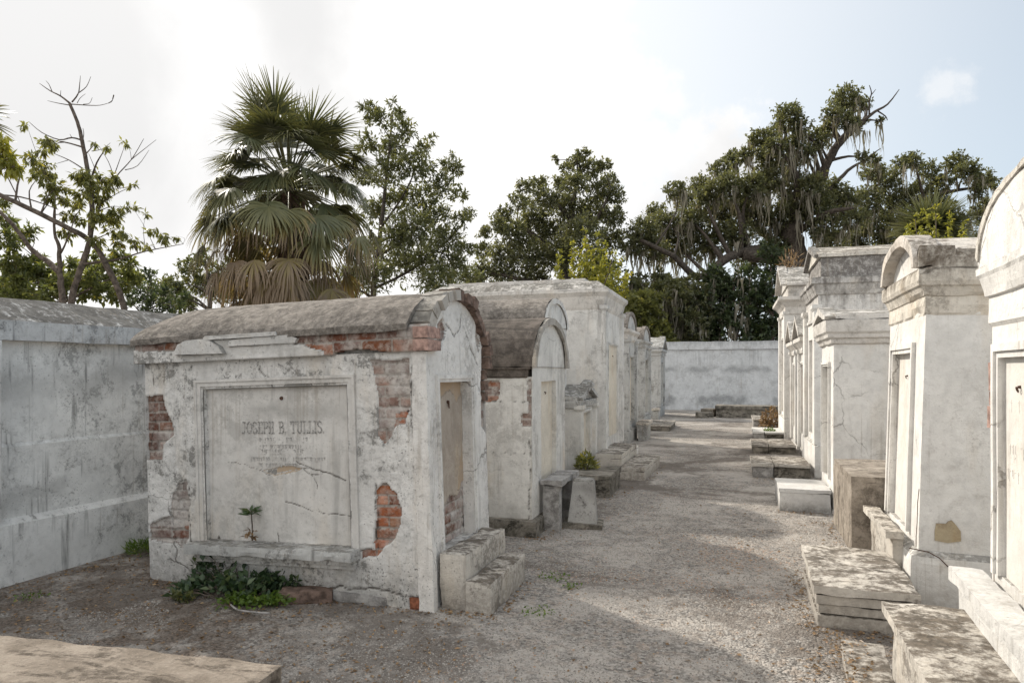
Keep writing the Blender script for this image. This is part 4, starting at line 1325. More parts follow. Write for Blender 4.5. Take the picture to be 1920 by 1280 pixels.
for i, (lab, x0, x1, y0, y1, z) in enumerate((
        ('long mossy two-slab step before the attic tomb, nearest of the four far ones', .27, 1.14, 11.57, 12.7, .21),
        ('brown two-slab step before the small pedimented tomb, second of the four far right steps', .36, 1.2, 14.95, 16.2, .18),
        ('white-topped low step with a moss tuft, third of the four far right steps', .47, 1.2, 18.5, 20.0, .15),
        ('farthest step on the right with a dead brown plant beside it', .56, 1.1, 22.3, 24.3, .22))):
    t = thing('stone_step', (x0, y0, 0), 0, lab, 'step', RG)
    k = .38 * (x1 - x0)
    m_ = (M_SLAB, M_SLAB, M_SLABW, M_SLAB)[i]
    plate('body', M_GRAN if i != 1 else M_DARK, t, .02, k, .02, y1 - y0, -.05, z - .05, .1, .006, .01, i)
    plate('inner_body', M_DARK, t, k + .01, x1 - x0, .05, y1 - y0, -.05, z - .05, .1, .006, .01, i)
    plate('tread', m_, t, 0, k, 0, y1 - y0, z - .05, z, .1, .005, .012, i)
    plate('inner_tread', m_, t, k + .008, x1 - x0, 0, y1 - y0, z - .05, z - .004, .1, .005, .012, i + 2)

# ------------------------------------------------------------------ front left slab
c1, c0 = gz(530, 1245, .45), gz(0, 1186, .45)
dv_ = (c0 - c1).normalized()
ang = math.atan2(-dv_.y, -dv_.x)
ls_ = thing('ledger_slab', (c1.x, c1.y, 0), ang, 'sunlit buff stone slab with rippled top in the bottom left corner', 'slab')
M_LEDG = stone('buff_slab_stone', (.25, .21, .17), (.42, .36, .30), (.085, .07, .056), .85, 4.5, 4.0)
mb = MB()
mb.box(-2.6, 0, -1.6, 0, .36, .45, .03)
mb.build('top_slab', M_LEDG, ls_, amp=.004, freq=6, chip=.009)
mb = MB()
mb.box(-2.55, -.05, -1.55, -.06, -.05, .36, .1)
mb.build('body', M_SLAB, ls_, amp=.008, chip=.01)

# loose stones and bricks
rb = random.Random(4)
lb = thing('loose_brick', gz(575, 1122), R(25), 'half-buried brown brick slab beside the weeds under the tomb tablet', 'brick')
plate('brick_body', M_BRICKD, lb, -.19, .19, -.07, .09, -.03, .075, .03, .008, .014)
lb = thing('loose_stone', gz(672, 1122), R(1), 'long low grey stone lying against the foot of the crumbling tomb', 'stone')
plate('stone_body', M_GRAN, lb, -.25, .25, -.05, .07, -.03, .055, .03, .010, .016)
lb = thing('loose_brick', gz(781, 1134), R(8), 'small orange brick at the near corner of the crumbling tomb', 'brick')
plate('brick_body', M_BRICK, lb, -.045, .045, -.04, .08, -.03, .065, .025, .006, .01)


# ================================================================== VEGETATION
M_OAK = leaf_mat('live_oak_leaf', (.088, .098, .055), (.155, .16, .088), (.24, .23, .11), .5)
M_OAKD = leaf_mat('dark_evergreen_leaf', (.036, .052, .028), (.075, .10, .046), (.14, .17, .06), .4)
M_ASH = leaf_mat('olive_green_leaf', (.09, .10, .048), (.155, .165, .08), (.22, .20, .07), .42)
M_YEL = leaf_mat('yellow_green_leaf', (.17, .18, .035), (.32, .31, .05), (.50, .38, .05), .45)
M_LIME = leaf_mat('light_green_leaf', (.125, .135, .05), (.215, .22, .08), (.40, .35, .07), .5)
M_BUSH = leaf_mat('grey_green_bush_leaf', (.09, .105, .045), (.17, .18, .08), (.33, .29, .07), .45)
M_WEED = leaf_mat('weed_leaf', (.030, .060, .026), (.075, .115, .055), (.15, .19, .10), .3)
M_GRASS = leaf_mat('bright_ground_weed', (.07, .12, .02), (.12, .19, .03), (.2, .25, .05), .35)
M_DRY = leaf_mat('dry_brown_leaf', (.16, .10, .055), (.27, .17, .085), (.36, .25, .14), .2)
M_MOSS = leaf_mat('hanging_grey_moss', (.17, .155, .125), (.28, .26, .215), None, .3, .05)
M_UNDER = leaf_mat('undergrowth_leaf', (.10, .12, .045), (.18, .20, .075), (.40, .36, .07), .48)
M_STONES = plain('gravel_stone', (.33, .31, .285), .95, .5, 45, .3)


def palm_mat():
    m, t = new_mat('fan_palm_blade')
    f = t.n('ShaderNodeAttribute', attribute_name='tint').outputs['Fac']
    col = t.mix(t.smooth(f, .0, .45), (.095, .108, .055), (.17, .165, .075))
    col = t.mix(t.smooth(f, .42, .70), col, (.25, .20, .08))
    col = t.mix(t.smooth(f, .68, .95), col, (.235, .175, .12))
    p = t.n('ShaderNodeBsdfPrincipled', {'Base Color': col, 'Roughness': .42})
    p.inputs['Specular IOR Level'].default_value = .4
    tr = t.n('ShaderNodeBsdfTranslucent')
    t.set(tr.inputs[0], t.vm('MULTIPLY', col, (1.4, 1.3, .7)))
    mx = t.n('ShaderNodeMixShader')
    mx.inputs[0].default_value = .28
    t.t.links.new(p.outputs[0], mx.inputs[1])
    t.t.links.new(tr.outputs[0], mx.inputs[2])
    t.t.links.new(mx.outputs[0], t.n('ShaderNodeOutputMaterial').inputs[0])
    return m


M_PALM = palm_mat()


def unit(a):
    return a / (np.linalg.norm(a, axis=1, keepdims=True) + 1e-9)


def poly_mesh(name, V, f, tint, mat, parent):
    me = bpy.data.meshes.new(name)
    V = np.ascontiguousarray(V, np.float32)
    f = np.ascontiguousarray(f, np.int32)
    me.vertices.add(len(V))
    me.vertices.foreach_set('co', V.ravel())
    me.loops.add(f.size)
    me.loops.foreach_set('vertex_index', f.ravel())
    me.polygons.add(len(f))
    k = f.shape[1]
    me.polygons.foreach_set('loop_start', np.arange(0, f.size, k, dtype=np.int32))
    me.polygons.foreach_set('loop_total', np.full(len(f), k, np.int32))
    me.attributes.new('tint', 'FLOAT', 'POINT').data.foreach_set('value', np.ascontiguousarray(tint, np.float32))
    me.update()
    return link(name, me, mat, parent)


def leaf_mesh(name, mat, parent, c, d, L, W, tint, curl=.18):
    """pointed leaves folded a little along the midrib, each a pair of quads"""
    n = len(c)
    nr = unit(rng.normal(size=(n, 3)) * .6 + np.array((0, 0, 1.0)))
    s = unit(np.cross(d, nr))
    nr = np.cross(s, d)
    L, W = L[:, None], W[:, None]
    a = c
    b = c + d * L * .45 + s * W / 2 + nr * W * curl
    e = c + d * L * .45 - s * W / 2 + nr * W * curl
    m = c + d * L * .5
    t = c + d * L - nr * L * .08
    V = np.stack([a, b, t, e, m], 1).reshape(-1, 3)
    i = np.arange(n)[:, None] * 5
    f = np.concatenate([i + np.array([0, 1, 2, 4]), i + np.array([0, 4, 2, 3])])
    return poly_mesh(name, V, f, np.repeat(tint, 5), mat, parent)


def clump_leaves(cl, dens, leafL, leafW, up=.25, droop=0.0, per_twig=9, squash=.8, spread=1.0, twig=.5):
    """cl: list of (centre, radius). twigs fill each clump, denser to its outside; returns leaf arrays"""
    C, Dn, Ls, Ws, T = [], [], [], [], []
    tw = []
    for (c, r) in cl:
        nt = max(3, int(dens * r * r))
        dr = unit(rng.normal(size=(nt, 3)))
        rad = r * rng.uniform(.05, 1, nt)[:, None] ** .55 * rng.uniform(.75, 1.12, nt)[:, None]
        p = np.array(c)[None] + dr * rad * np.array((1, 1, squash))
        td = unit(dr * .8 + rng.normal(size=(nt, 3)) * .5 * spread + np.array((0, 0, up)))
        tl = r * twig * rng.uniform(.6, 1.3, nt)
        base = rng.uniform(0, .75, nt)
        for k in range(per_twig):
            u = (k + rng.uniform(0, 1, nt)) / per_twig
            q = p + td * (tl * u)[:, None] + rng.normal(size=(nt, 3)) * .05 * r
            q[:, 2] -= droop * (tl * u) ** 2
            ld = unit(td * .55 + rng.normal(size=(nt, 3)) * .6 + np.array((0, 0, -droop * 1.0)))
            C.append(q)
            Dn.append(ld)
            sz = rng.uniform(.65, 1.3, nt)
            Ls.append(leafL * sz)
            Ws.append(leafW * sz)
            T.append(np.clip(base + rng.uniform(-.2, .28, nt), 0, 1))
        tw.append((p, td, tl))
    return np.concatenate(C), np.concatenate(Dn), np.concatenate(Ls), np.concatenate(Ws), np.concatenate(T), tw


def smooth_path(pts, n=4):
    pts = [Vector(p) for p in pts]
    out = []
    for i in range(len(pts) - 1):
        p0, p1, p2, p3 = pts[max(i - 1, 0)], pts[i], pts[i + 1], pts[min(i + 2, len(pts) - 1)]
        for k in range(n):
            t = k / n
            out.append(.5 * ((2 * p1) + (p2 - p0) * t + (2 * p0 - 5 * p1 + 4 * p2 - p3) * t * t + (3 * p1 - p0 - 3 * p2 + p3) * t ** 3))
    out.append(pts[-1])
    return out


def moss_strands(name, mat, parent, spots, lens, wid):
    V, f, T = [], [], []
    o = 0
    for (p, L, w) in zip(spots, lens, wid):
        a = random.uniform(0, math.pi)
        sx, sy = math.cos(a), math.sin(a)
        ph = random.uniform(0, 6)
        t0 = random.uniform(0, .8)
        n = 5
        for k in range(n + 1):
            u = k / n
            ww = w * (1 - u) ** .8 * (.7 + .5 * random.random()) + .004
            ox = math.sin(ph + u * 4) * .06 * L
            V += [(p[0] + ox - sx * ww, p[1] + ox * .5 - sy * ww, p[2] - L * u), (p[0] + ox + sx * ww, p[1] + ox * .5 + sy * ww, p[2] - L * u)]
            T += [t0 + .2 * random.random()] * 2
            if k < n:
                f.append((o + 2 * k, o + 2 * k + 1, o + 2 * k + 3, o + 2 * k + 2))
        o += 2 * (n + 1)
    ob = poly_mesh(name, np.array(V), np.array(f), np.array(T), mat, parent)
    ob['kind'] = 'stuff'
    return ob


def tree(name, label, cat, depth, clumps, leafm, leafL, leafW, dens, limbs, bark=None, jit=.5, group=None, up=.25, droop=0, per=9, squash=.8, moss=0, twigs=True, deadtwigs=(), spread=1.0, twig=.5, twr=1.0, crown_name='crown'):
    """clumps: (px, py, radius px); limbs: (list of (px, py, extra depth), r0, r1) - read off the photograph at the tree's own distance"""
    base = limbs[0][0][0]
    b0 = at(base[0], base[1], depth)
    b0.z = 0
    root = thing(name, b0, 0, label, cat, group)
    o = np.array(b0)
    k = depth / F
    cl = []
    for (x, y, r) in clumps:
        dd = random.uniform(-jit, jit)
        cl.append((np.array(at(x, y, depth + dd)) - o, r * k))
    mb = MB()
    pts_all = []
    for pl, r0, r1 in limbs:
        P = [at(x, y, depth + e) - b0 for x, y, e in pl]
        P = smooth_path(P, 4)
        n = len(P)
        wob = [Vector((random.uniform(-1, 1), random.uniform(-1, 1), 0)) * .25 * (r0 + (r1 - r0) * i / n) for i in range(n)]
        P = [p + (w_ if 0 < i < n - 1 else Vector()) for i, (p, w_) in enumerate(zip(P, wob))]
        rad = [r0 + (r1 - r0) * (i / (n - 1)) ** .8 for i in range(n)]
        mb.tube(P, rad, 9 if r0 > .05 else 5)
        pts_all += [(p, r) for p, r in zip(P, rad)]
    A = np.array([p[0][:] for p in pts_all])
    if twigs:
        for c, r in cl:
            dst = np.linalg.norm(A - c, axis=1) - .35 * (c[2] - A[:, 2])
            j = int(dst.argmin())
            p0 = pts_all[j][0]
            c_ = Vector(c)
            mid = (p0 + c_) / 2 + Vector((random.uniform(-.15, .15), random.uniform(-.15, .15), .08)) * (c_ - p0).length
            rr_ = min(pts_all[j][1] * .6, (.05 * (c_ - p0).length + .02) * twr)
            mb.tube(smooth_path([p0, mid, c_], 3), [rr_ * (1 - .8 * i / 6) for i in range(7)], 5, cap=False)
            for q in range(4):
                dv3 = Vector(unit(rng.normal(size=(1, 3)))[0])
                mb.tube([c_, c_ + dv3 * r * .5 + Vector((0, 0, .1 * r)), c_ + dv3 * r * .95], [rr_ * .35, rr_ * .25, rr_ * .1], 4, cap=False)
    for pl, r0, r1 in deadtwigs:
        P = smooth_path([at(x, y, depth + e) - b0 for x, y, e in pl], 3)
        mb.tube(P, [r0 + (r1 - r0) * i / (len(P) - 1) for i in range(len(P))], 5)
    mb.build('trunk', bark or M_BARK, root, merge=False, smooth=True)
    C, D_, L, W_, T, tw = clump_leaves(cl, dens, leafL, leafW, up, droop, per, squash, spread, twig)
    leaf_mesh(crown_name, leafm, root, C, D_, L, W_, T)
    if moss:
        sp, ln, wd = [], [], []
        for c, r in cl:
            for q in range(int(moss * r * r) + 2):
                a, rr_ = random.uniform(0, 6.28), r * math.sqrt(random.random())
                if random.random() < .6 or True:
                    sp.append((c[0] + rr_ * math.cos(a), c[1] + rr_ * math.sin(a), c[2] - r * random.uniform(.1, .7)))
                    LL = random.choice((.5, .8, 1.1, 1.9)) * random.uniform(.7, 1.4)
                    ln.append(LL)
                    wd.append(random.uniform(.03, .07))
                    for e in range(6):
                        q0 = sp[-1 - e] if e else sp[-1]
                        sp.append((q0[0] + random.gauss(0, .10), q0[1] + random.gauss(0, .10), q0[2] + random.uniform(-.1, .1)))
                        ln.append(LL * random.uniform(.35, 1.0))
                        wd.append(random.uniform(.02, .055))
        moss_strands('hanging_moss', M_MOSS, root, sp, ln, wd)
    return root


def z4(l, sx, ox, oy):
    return [(ox + x * sx, oy + y * sx, r * sx) for x, y, r in l]


TG = 'trees beyond the walls'
# --- great live oak hung with moss
oak = [(1585, 188, 26), (1562, 212, 18), (1612, 196, 18), (1590, 228, 18), (1552, 236, 13), (1608, 238, 14), (1478, 216, 24), (1460, 240, 18), (1498, 240, 18), (1425, 262, 22), (1452, 274, 20),
       (1492, 268, 20), (1440, 300, 26), (1478, 306, 26), (1510, 290, 18), (1532, 262, 20), (1546, 250, 14), (1376, 300, 20), (1350, 318, 20), (1396, 292, 16), (1312, 348, 22), (1268, 358, 18), (1284, 378, 20),
       (1322, 372, 24), (1360, 350, 28), (1408, 352, 30), (1440, 340, 28), (1480, 348, 30), (1520, 350, 26), (1400, 392, 32), (1348, 400, 32), (1296, 415, 30), (1246, 420, 30), (1206, 432, 26), (1186, 462, 24), (1222, 470, 28), (1262, 462, 34), (1312, 456, 34),
       (1372, 444, 36), (1432, 412, 34), (1486, 398, 34), (1536, 388, 30), (1562, 362, 30), (1590, 380, 28), (1545, 425, 30), (1452, 468, 30), (1408, 486, 28), (1230, 395, 16), (1560, 452, 26), (1600, 410, 24), (1640, 300, 12), (1616, 296, 12), (1650, 228, 8)]
tree('live_oak', 'great spreading mossy live oak with one bare limb reaching up to the right', 'tree', 42, oak, M_OAK, .17, .10, 230,
     [([(1500, 697, 0), (1500, 560, 0), (1492, 480, 0), (1482, 430, 0), (1500, 395, 0)], .75, .52), ([(1500, 395, 0), (1535, 345, -.5), (1560, 290, -.8), (1585, 255, -1), (1618, 228, -1)], .34, .19),
      ([(1505, 400, 0), (1550, 360, 1), (1590, 320, 1.5), (1618, 302, 2)], .22, .06), ([(1490, 460, 0), (1450, 420, 1), (1440, 360, 1.5), (1462, 290, 1), (1478, 235, .5)], .28, .07),
      ([(1492, 500, 0), (1440, 470, -1), (1370, 480, -2), (1310, 520, -2.5), (1262, 480, -3), (1200, 450, -3)], .42, .10), ([(1490, 480, 0), (1420, 430, 2), (1350, 370, 3), (1275, 365, 3)], .30, .07),
      ([(1395, 478, -2), (1470, 490, -3), (1530, 520, -4)], .34, .30), ([(1490, 440, 0), (1550, 400, -2), (1600, 390, -3)], .25, .08)],
     M_BARKD, jit=2.6, moss=9, up=.35, per=10, twig=.4,
     deadtwigs=[([(1618, 228, -1), (1640, 210, -1), (1664, 196, -1), (1686, 168, -1)], .12, .02), ([(1630, 218, -1), (1630, 190, -1), (1634, 175, -1), (1630, 160, -1)], .06, .02),
                ([(1645, 208, -1), (1660, 218, -1), (1664, 226, -1)], .05, .02), ([(1618, 302, 2), (1640, 286, 2), (1652, 278, 2)], .06, .02), ([(1634, 178, -1), (1642, 168, -1)], .03, .015)], group=TG)
# --- second oak behind it on the right
oak2 = [(1636, 322, 20), (1664, 340, 26), (1692, 306, 18), (1712, 300, 16), (1740, 322, 20), (1766, 345, 20), (1792, 306, 20), (1816, 322, 22), (1842, 334, 18), (1860, 342, 12), (1624, 376, 28), (1680, 380, 30), (1722, 362, 26), (1640, 420, 30), (1700, 420, 30), (1600, 450, 28),
        (1760, 385, 24), (1830, 360, 14), (1850, 380, 12), (1866, 352, 8), (1580, 480, 26), (1660, 462, 30), (1730, 440, 30), (1790, 420, 24), (1840, 400, 24), (1850, 440, 24), (1610, 500, 26)]
tree('live_oak', 'smaller mossy live oak spreading behind the white tombs on the far right', 'tree', 47, oak2, M_OAK, .18, .11, 190,
     [([(1690, 697, 0), (1690, 520, 0), (1700, 440, 0), (1720, 380, 0)], .6, .3), ([(1700, 440, 0), (1650, 390, 1), (1640, 340, 1)], .25, .08), ([(1720, 380, 0), (1780, 360, -1), (1840, 350, -1)], .22, .06), ([(1730, 375, 0), (1750, 340, 1), (1795, 315, 1)], .16, .05)],
     M_BARKD, jit=2.5, moss=7, up=.35, per=10, twig=.4, group=TG)
# --- round oak in the middle
co = [(1092, 290, 13), (1078, 302, 13), (1104, 318, 20), (1064, 316, 14), (1132, 312, 14), (1144, 340, 15), (1082, 345, 22), (1122, 360, 24), (1152, 368, 18), (1050, 345, 18), (1012, 346, 15), (986, 352, 15), (1022, 375, 24), (978, 380, 18), (948, 404, 18), (1062, 390, 32), (1112, 400, 32), (1150, 408, 20),
      (1002, 410, 28), (935, 422, 18), (908, 436, 14), (962, 440, 28), (1030, 440, 36), (1092, 440, 34), (904, 470, 18), (942, 480, 28), (992, 480, 34), (1052, 480, 34), (904, 510, 22), (952, 520, 30), (1002, 520, 28), (1145, 450, 26), (1120, 490, 30), (890, 535, 20), (960, 372, 8), (1040, 300, 8), (1160, 395, 10)]
tree('oak_tree', 'rounded dark green oak standing behind the tall cream tomb', 'tree', 40, co, M_OAK, .18, .09, 230,
     [([(1062, 697, 0), (1062, 560, 0), (1060, 480, 0), (1072, 400, 0), (1088, 310, 0)], .5, .08), ([(1060, 500, 0), (1000, 440, 1), (950, 410, 1)], .25, .06), ([(1065, 460, 0), (1120, 410, -1), (1145, 350, -1)], .2, .05), ([(1070, 410, 0), (1030, 370, -1), (990, 355, -1)], .14, .04)],
     M_BARKD, jit=2.4, up=.4, per=10, group=TG)
# --- feathery tree behind the palm
fe = [(690, 210, 15), (716, 225, 16), (744, 216, 11), (758, 250, 18), (730, 280, 22), (790, 282, 14), (770, 310, 24), (722, 330, 24), (800, 322, 12), (838, 312, 14), (860, 320, 11), (830, 348, 18), (790, 370, 24), (750, 380, 26), (862, 368, 12), (820, 410, 26), (868, 412, 12), (780, 430, 32), (840, 450, 26), (740, 450, 26),
      (800, 490, 32), (850, 500, 24), (750, 500, 32), (700, 520, 26), (880, 402, 9), (872, 470, 14), (690, 470, 24), (660, 520, 24), (700, 400, 24), (680, 330, 18), (690, 270, 16), (820, 530, 28), (640, 545, 20), (880, 520, 18), (850, 290, 6), (806, 262, 7), (735, 196, 7)]
tree('feathery_tree', 'feathery olive-green tree rising behind the fan palm on its right', 'tree', 22, fe, M_ASH, .16, .052, 460,
     [([(700, 697, 0), (700, 560, 0), (710, 470, 0), (720, 380, 0), (730, 280, 0), (736, 215, 0)], .13, .02), ([(708, 480, 0), (770, 440, .5), (820, 370, .8), (858, 325, 1)], .055, .012), ([(712, 430, 0), (760, 360, -.5), (790, 290, -.8)], .05, .012), ([(704, 540, 0), (780, 500, .5), (850, 440, .6), (876, 405, .6)], .055, .012)],
     M_BARKD, jit=1.5, up=.5, droop=.25, per=11, spread=.7, twig=.8, group=TG)
# --- low trees behind the palm and the left wall
bu = [(330, 555, 26), (365, 530, 24), (400, 545, 24), (430, 540, 26), (470, 545, 22), (355, 500, 18), (380, 490, 16), (410, 510, 20), (300, 545, 22), (320, 530, 16), (345, 575, 24), (620, 548, 20), (590, 545, 20), (650, 550, 22), (500, 552, 20), (384, 468, 8), (440, 500, 18)]
tree('bushy_tree', 'low grey-green bushy tree half hidden behind the palm skirt', 'tree', 24, bu, M_BUSH, .13, .06, 480, [([(395, 697, 0), (395, 600, 0), (392, 540, 0), (385, 490, 0)], .14, .03), ([(395, 600, 0), (470, 560, 1), (600, 550, 1)], .08, .03)], M_BARKD, jit=1.5, per=10, group=TG)
rr = random.Random(33)
bu += [(rr.uniform(290, 470), rr.uniform(490, 590), rr.uniform(14, 24)) for i in range(22)]
db = [(255, 530, 22), (280, 520, 18), (300, 560, 24), (270, 560, 22), (240, 565, 20), (290, 580, 20), (320, 575, 18), (345, 560, 14)]
tree('bushy_tree', 'dense dark green shrub behind the coping of the left wall', 'tree', 16, db, M_OAKD, .12, .05, 320, [([(275, 697, 0), (275, 600, 0), (278, 540, 0)], .08, .02)], M_BARKD, jit=.8, per=10, group=TG)
# --- dark evergreens beyond the far wall
rr = random.Random(21)
for i, (cx, lab, x0, x1, y0, mt) in enumerate(((1205, 'bright green shrubby tree just beyond the left end of the far wall', 1168, 1245, 555, M_LIME), (1285, 'dark bushy evergreen under hanging moss beyond the far wall, left of the darkest one', 1235, 1330, 525, M_OAK), (1375, 'very dark evergreen beyond the middle of the far wall', 1320, 1425, 500, M_OAKD),
                                           (1445, 'dark evergreen partly hidden by the last white tomb on the right', 1410, 1490, 470, M_OAKD), (1110, 'dark evergreen behind the small gabled tombs on the left', 1075, 1190, 500, M_OAKD), (1225, 'soft olive mossy tree under the left limb of the great live oak', 1165, 1275, 500, M_ASH))):
    cl = []
    for k in range(40):
        x = rr.uniform(x0, x1)
        e = abs((x - (x0 + x1) / 2) / (x1 - x0)) * 2
        cl.append((x, rr.uniform(y0 + e * e * 45, 655), rr.uniform(13, 24)))
    tree('evergreen_tree', lab, 'tree', 36.0 + .6 * i, cl, mt, .22, .12, 85, [([(cx, 697, 0), (cx + 4, 620, 0), (cx, y0 + 30, 0)], .16, .04), ([(cx + 3, 640, 0), (cx + 18, 590, .3), (cx + 24, 560, .5)], .09, .03)],
         M_BARK, jit=1.0, per=10, up=.3, group=TG, moss=2.5 if i in (1, 2, 5) else 0)
# --- yellow-green sapling behind the tall tomb
ys = []
rr = random.Random(2)
for (x0, y0, x1, y1) in ((1050, 530, 1046, 470), (1075, 530, 1074, 455), (1100, 530, 1099, 432), (1098, 530, 1097, 450), (1118, 530, 1120, 440), (1130, 535, 1136, 458), (1142, 538, 1152, 472), (1150, 545, 1166, 486), (1088, 530, 1086, 470), (1110, 540, 1110, 470), (1125, 550, 1128, 490), (1165, 555, 1176, 512)):
    for k in range(7):
        t_ = k / 6
        ys.append((x0 + (x1 - x0) * t_ + rr.uniform(-2, 2), y0 + (y1 - y0) * t_, 7.0 - 3.5 * t_))
tree('young_tree', 'bright yellow-green young tree with upright shoots behind the tall cream tomb', 'tree', 17.5, ys, M_YEL, .085, .04, 1500, [([(1100, 697, 0), (1102, 600, 0), (1100, 520, 0), (1099, 440, 0)], .05, .01), ([(1101, 590, 0), (1080, 540, .2), (1074, 470, .3)], .03, .008), ([(1101, 590, 0), (1130, 540, -.2), (1150, 480, -.3)], .03, .008)],
     M_BARK, jit=.5, up=1.0, droop=.6, per=6, twigs=False, twig=.9)

# --- half-bare tree on the left
def zt(l):
    return [(x * .3906, 100 + y * .3906, e) for x, y, e in l]


lt = [(130, 350, 14), (228, 420, 24), (205, 462, 24), (255, 440, 20), (150, 510, 28), (200, 550, 32), (240, 590, 24), (280, 640, 32), (180, 600, 24), (400, 590, 36), (430, 640, 32), (500, 620, 38), (540, 600, 26), (480, 690, 34), (390, 680, 26), (360, 720, 30), (520, 790, 34), (560, 770, 26), (460, 780, 30), (600, 740, 18), (640, 745, 14), (700, 775, 11),
      (640, 640, 13), (510, 455, 13), (595, 430, 13), (460, 430, 9), (740, 850, 18), (790, 880, 22), (850, 880, 11), (600, 860, 18), (650, 910, 22), (580, 900, 22), (540, 860, 22), (700, 930, 14), (320, 860, 26), (470, 900, 24), (380, 800, 22), (330, 780, 20), (250, 700, 24), (300, 690, 20)]
lt = [(x * .3906, 100 + y * .3906, r * .3906) for x, y, r in lt]
L11 = 11.5
tree('half_bare_tree', 'half-bare tree with light green drooping leaves and a bare crooked leader above the left wall', 'tree', L11, lt, M_LIME, .10, .034, 1900,
     [(zt([(300, 1520, 0), (300, 1190, 0), (285, 1050, 0), (285, 940, 0), (262, 860, .1), (262, 700, .2)]), 0.0693, 0.0132), (zt([(320, 1400, 0), (345, 1180, 0), (400, 1000, 0), (430, 900, 0), (440, 700, 0), (420, 560, 0), (395, 420, 0), (370, 330, 0), (335, 240, 0)]), 0.0594, 0.0231),
      (zt([(600, 1500, .2), (590, 1220, .2), (540, 1080, .1), (480, 960, 0), (420, 890, 0), (330, 840, -.2), (150, 750, -.4), (0, 680, -.6), (-120, 620, -.7)]), 0.0561, 0.033), (zt([(285, 1050, 0), (230, 1000, .2), (150, 940, .3), (60, 820, .4), (-20, 740, .5)]), 0.0528, 0.0264),
      (zt([(400, 1010, 0), (560, 990, .2), (700, 950, .3), (880, 915, .3)]), 0.0264, 0.00528), (zt([(450, 830, 0), (500, 680, .2), (560, 590, .3), (630, 510, .3), (690, 410, .3)]), 0.0198, 0.00396), (zt([(290, 960, 0), (330, 880, -.2), (360, 780, -.3)]), 0.0198, 0.0066)],
     M_BARK, jit=.5, up=.0, droop=.9, per=8, twig=.9, twr=.35,
     deadtwigs=[(zt([(335, 240, 0), (290, 205, 0), (240, 180, 0), (190, 145, 0)]), .018, .004), (zt([(250, 185, 0), (235, 150, 0), (220, 132, 0)]), .008, .003), (zt([(345, 235, 0), (375, 195, 0), (382, 150, 0), (386, 108, 0)]), .014, .003), (zt([(378, 190, 0), (415, 160, 0), (436, 112, 0)]), .009, .003),
                (zt([(340, 250, 0), (280, 240, 0), (228, 228, 0)]), .01, .003), (zt([(345, 245, 0), (420, 250, 0), (480, 250, 0), (535, 235, 0)]), .01, .003), (zt([(290, 205, 0), (292, 178, 0)]), .006, .003), (zt([(395, 418, 0), (345, 405, 0), (285, 415, 0), (200, 380, 0), (140, 330, 0)]), .016, .004), (zt([(345, 405, 0), (335, 388, 0)]), .006, .003),
                (zt([(395, 552, 0), (330, 512, 0), (250, 478, 0)]), .012, .004), (zt([(330, 512, 0), (270, 530, 0)]), .006, .003), (zt([(470, 595, 0), (450, 540, 0), (425, 480, 0)]), .009, .003), (zt([(545, 590, .2), (520, 520, .2), (475, 445, .2)]), .008, .003), (zt([(550, 580, .2), (575, 510, .2), (600, 440, .2)]), .008, .003),
                (zt([(630, 510, .3), (680, 470, .3), (750, 415, .3)]), .008, .003), (zt([(600, 560, .3), (660, 540, .3), (715, 465, .3)]), .008, .003), (zt([(398, 420, 0), (402, 385, 0), (398, 360, 0)]), .008, .004), (zt([(440, 470, 0), (490, 460, 0), (530, 430, 0)]), .007, .003), (zt([(560, 650, 0), (620, 640, 0), (650, 620, 0)]), .006, .003),
                (zt([(265, 800, 0), (265, 720, 0), (268, 640, 0)]), .012, .005), (zt([(0, 680, -.5), (100, 690, -.4), (200, 720, -.3), (280, 750, -.2)]), .015, .006), (zt([(40, 600, 0), (90, 700, 0), (110, 740, 0)]), .01, .005), (zt([(520, 240, 0), (538, 228, 0), (546, 200, 0)]), .007, .010), (zt([(370, 240, 0), (385, 215, 0), (410, 195, 0)]), .006, .003), (zt([(400, 245, 0), (430, 240, 0), (443, 212, 0)]), .006, .003)])
yl = [(-10, 440, 50), (30, 470, 36), (50, 510, 36), (20, 540, 40), (70, 545, 26), (-30, 500, 40)]
yl = [(x * .3906, 100 + y * .3906, r * .3906) for x, y, r in yl]
tree('young_tree', 'yellow-tinged drooping leaf spray cut by the left edge of the photo', 'tree', 9.5, yl, M_YEL, .15, .04, 900, [(zt([(-60, 1600, 0), (-50, 1000, 0), (-30, 640, 0), (0, 460, 0)]), .05, .01)], M_BARK, jit=.3, up=0, droop=1.0, per=8)
lo = [(30, 800, 40), (30, 900, 50), (100, 880, 40), (150, 850, 30), (60, 1000, 50), (100, 1060, 42), (180, 1000, 34), (200, 1080, 42), (250, 1120, 28), (380, 1080, 36), (450, 1060, 42), (500, 1000, 34), (420, 1150, 38), (560, 960, 32), (620, 1000, 34), (330, 1080, 26), (100, 1150, 52), (200, 1160, 46), (500, 1150, 38), (380, 1165, 30), (20, 1130, 50), (290, 1150, 36), (540, 1060, 36), (590, 1120, 34), (0, 720, 30), (440, 980, 24)]
rr = random.Random(14)
lo += [(rr.uniform(-20, 640), rr.uniform(1000, 1190), rr.uniform(26, 44)) for i in range(34)]
lo = [(x * .3906, 100 + y * .3906, r * .3906) for x, y, r in lo]
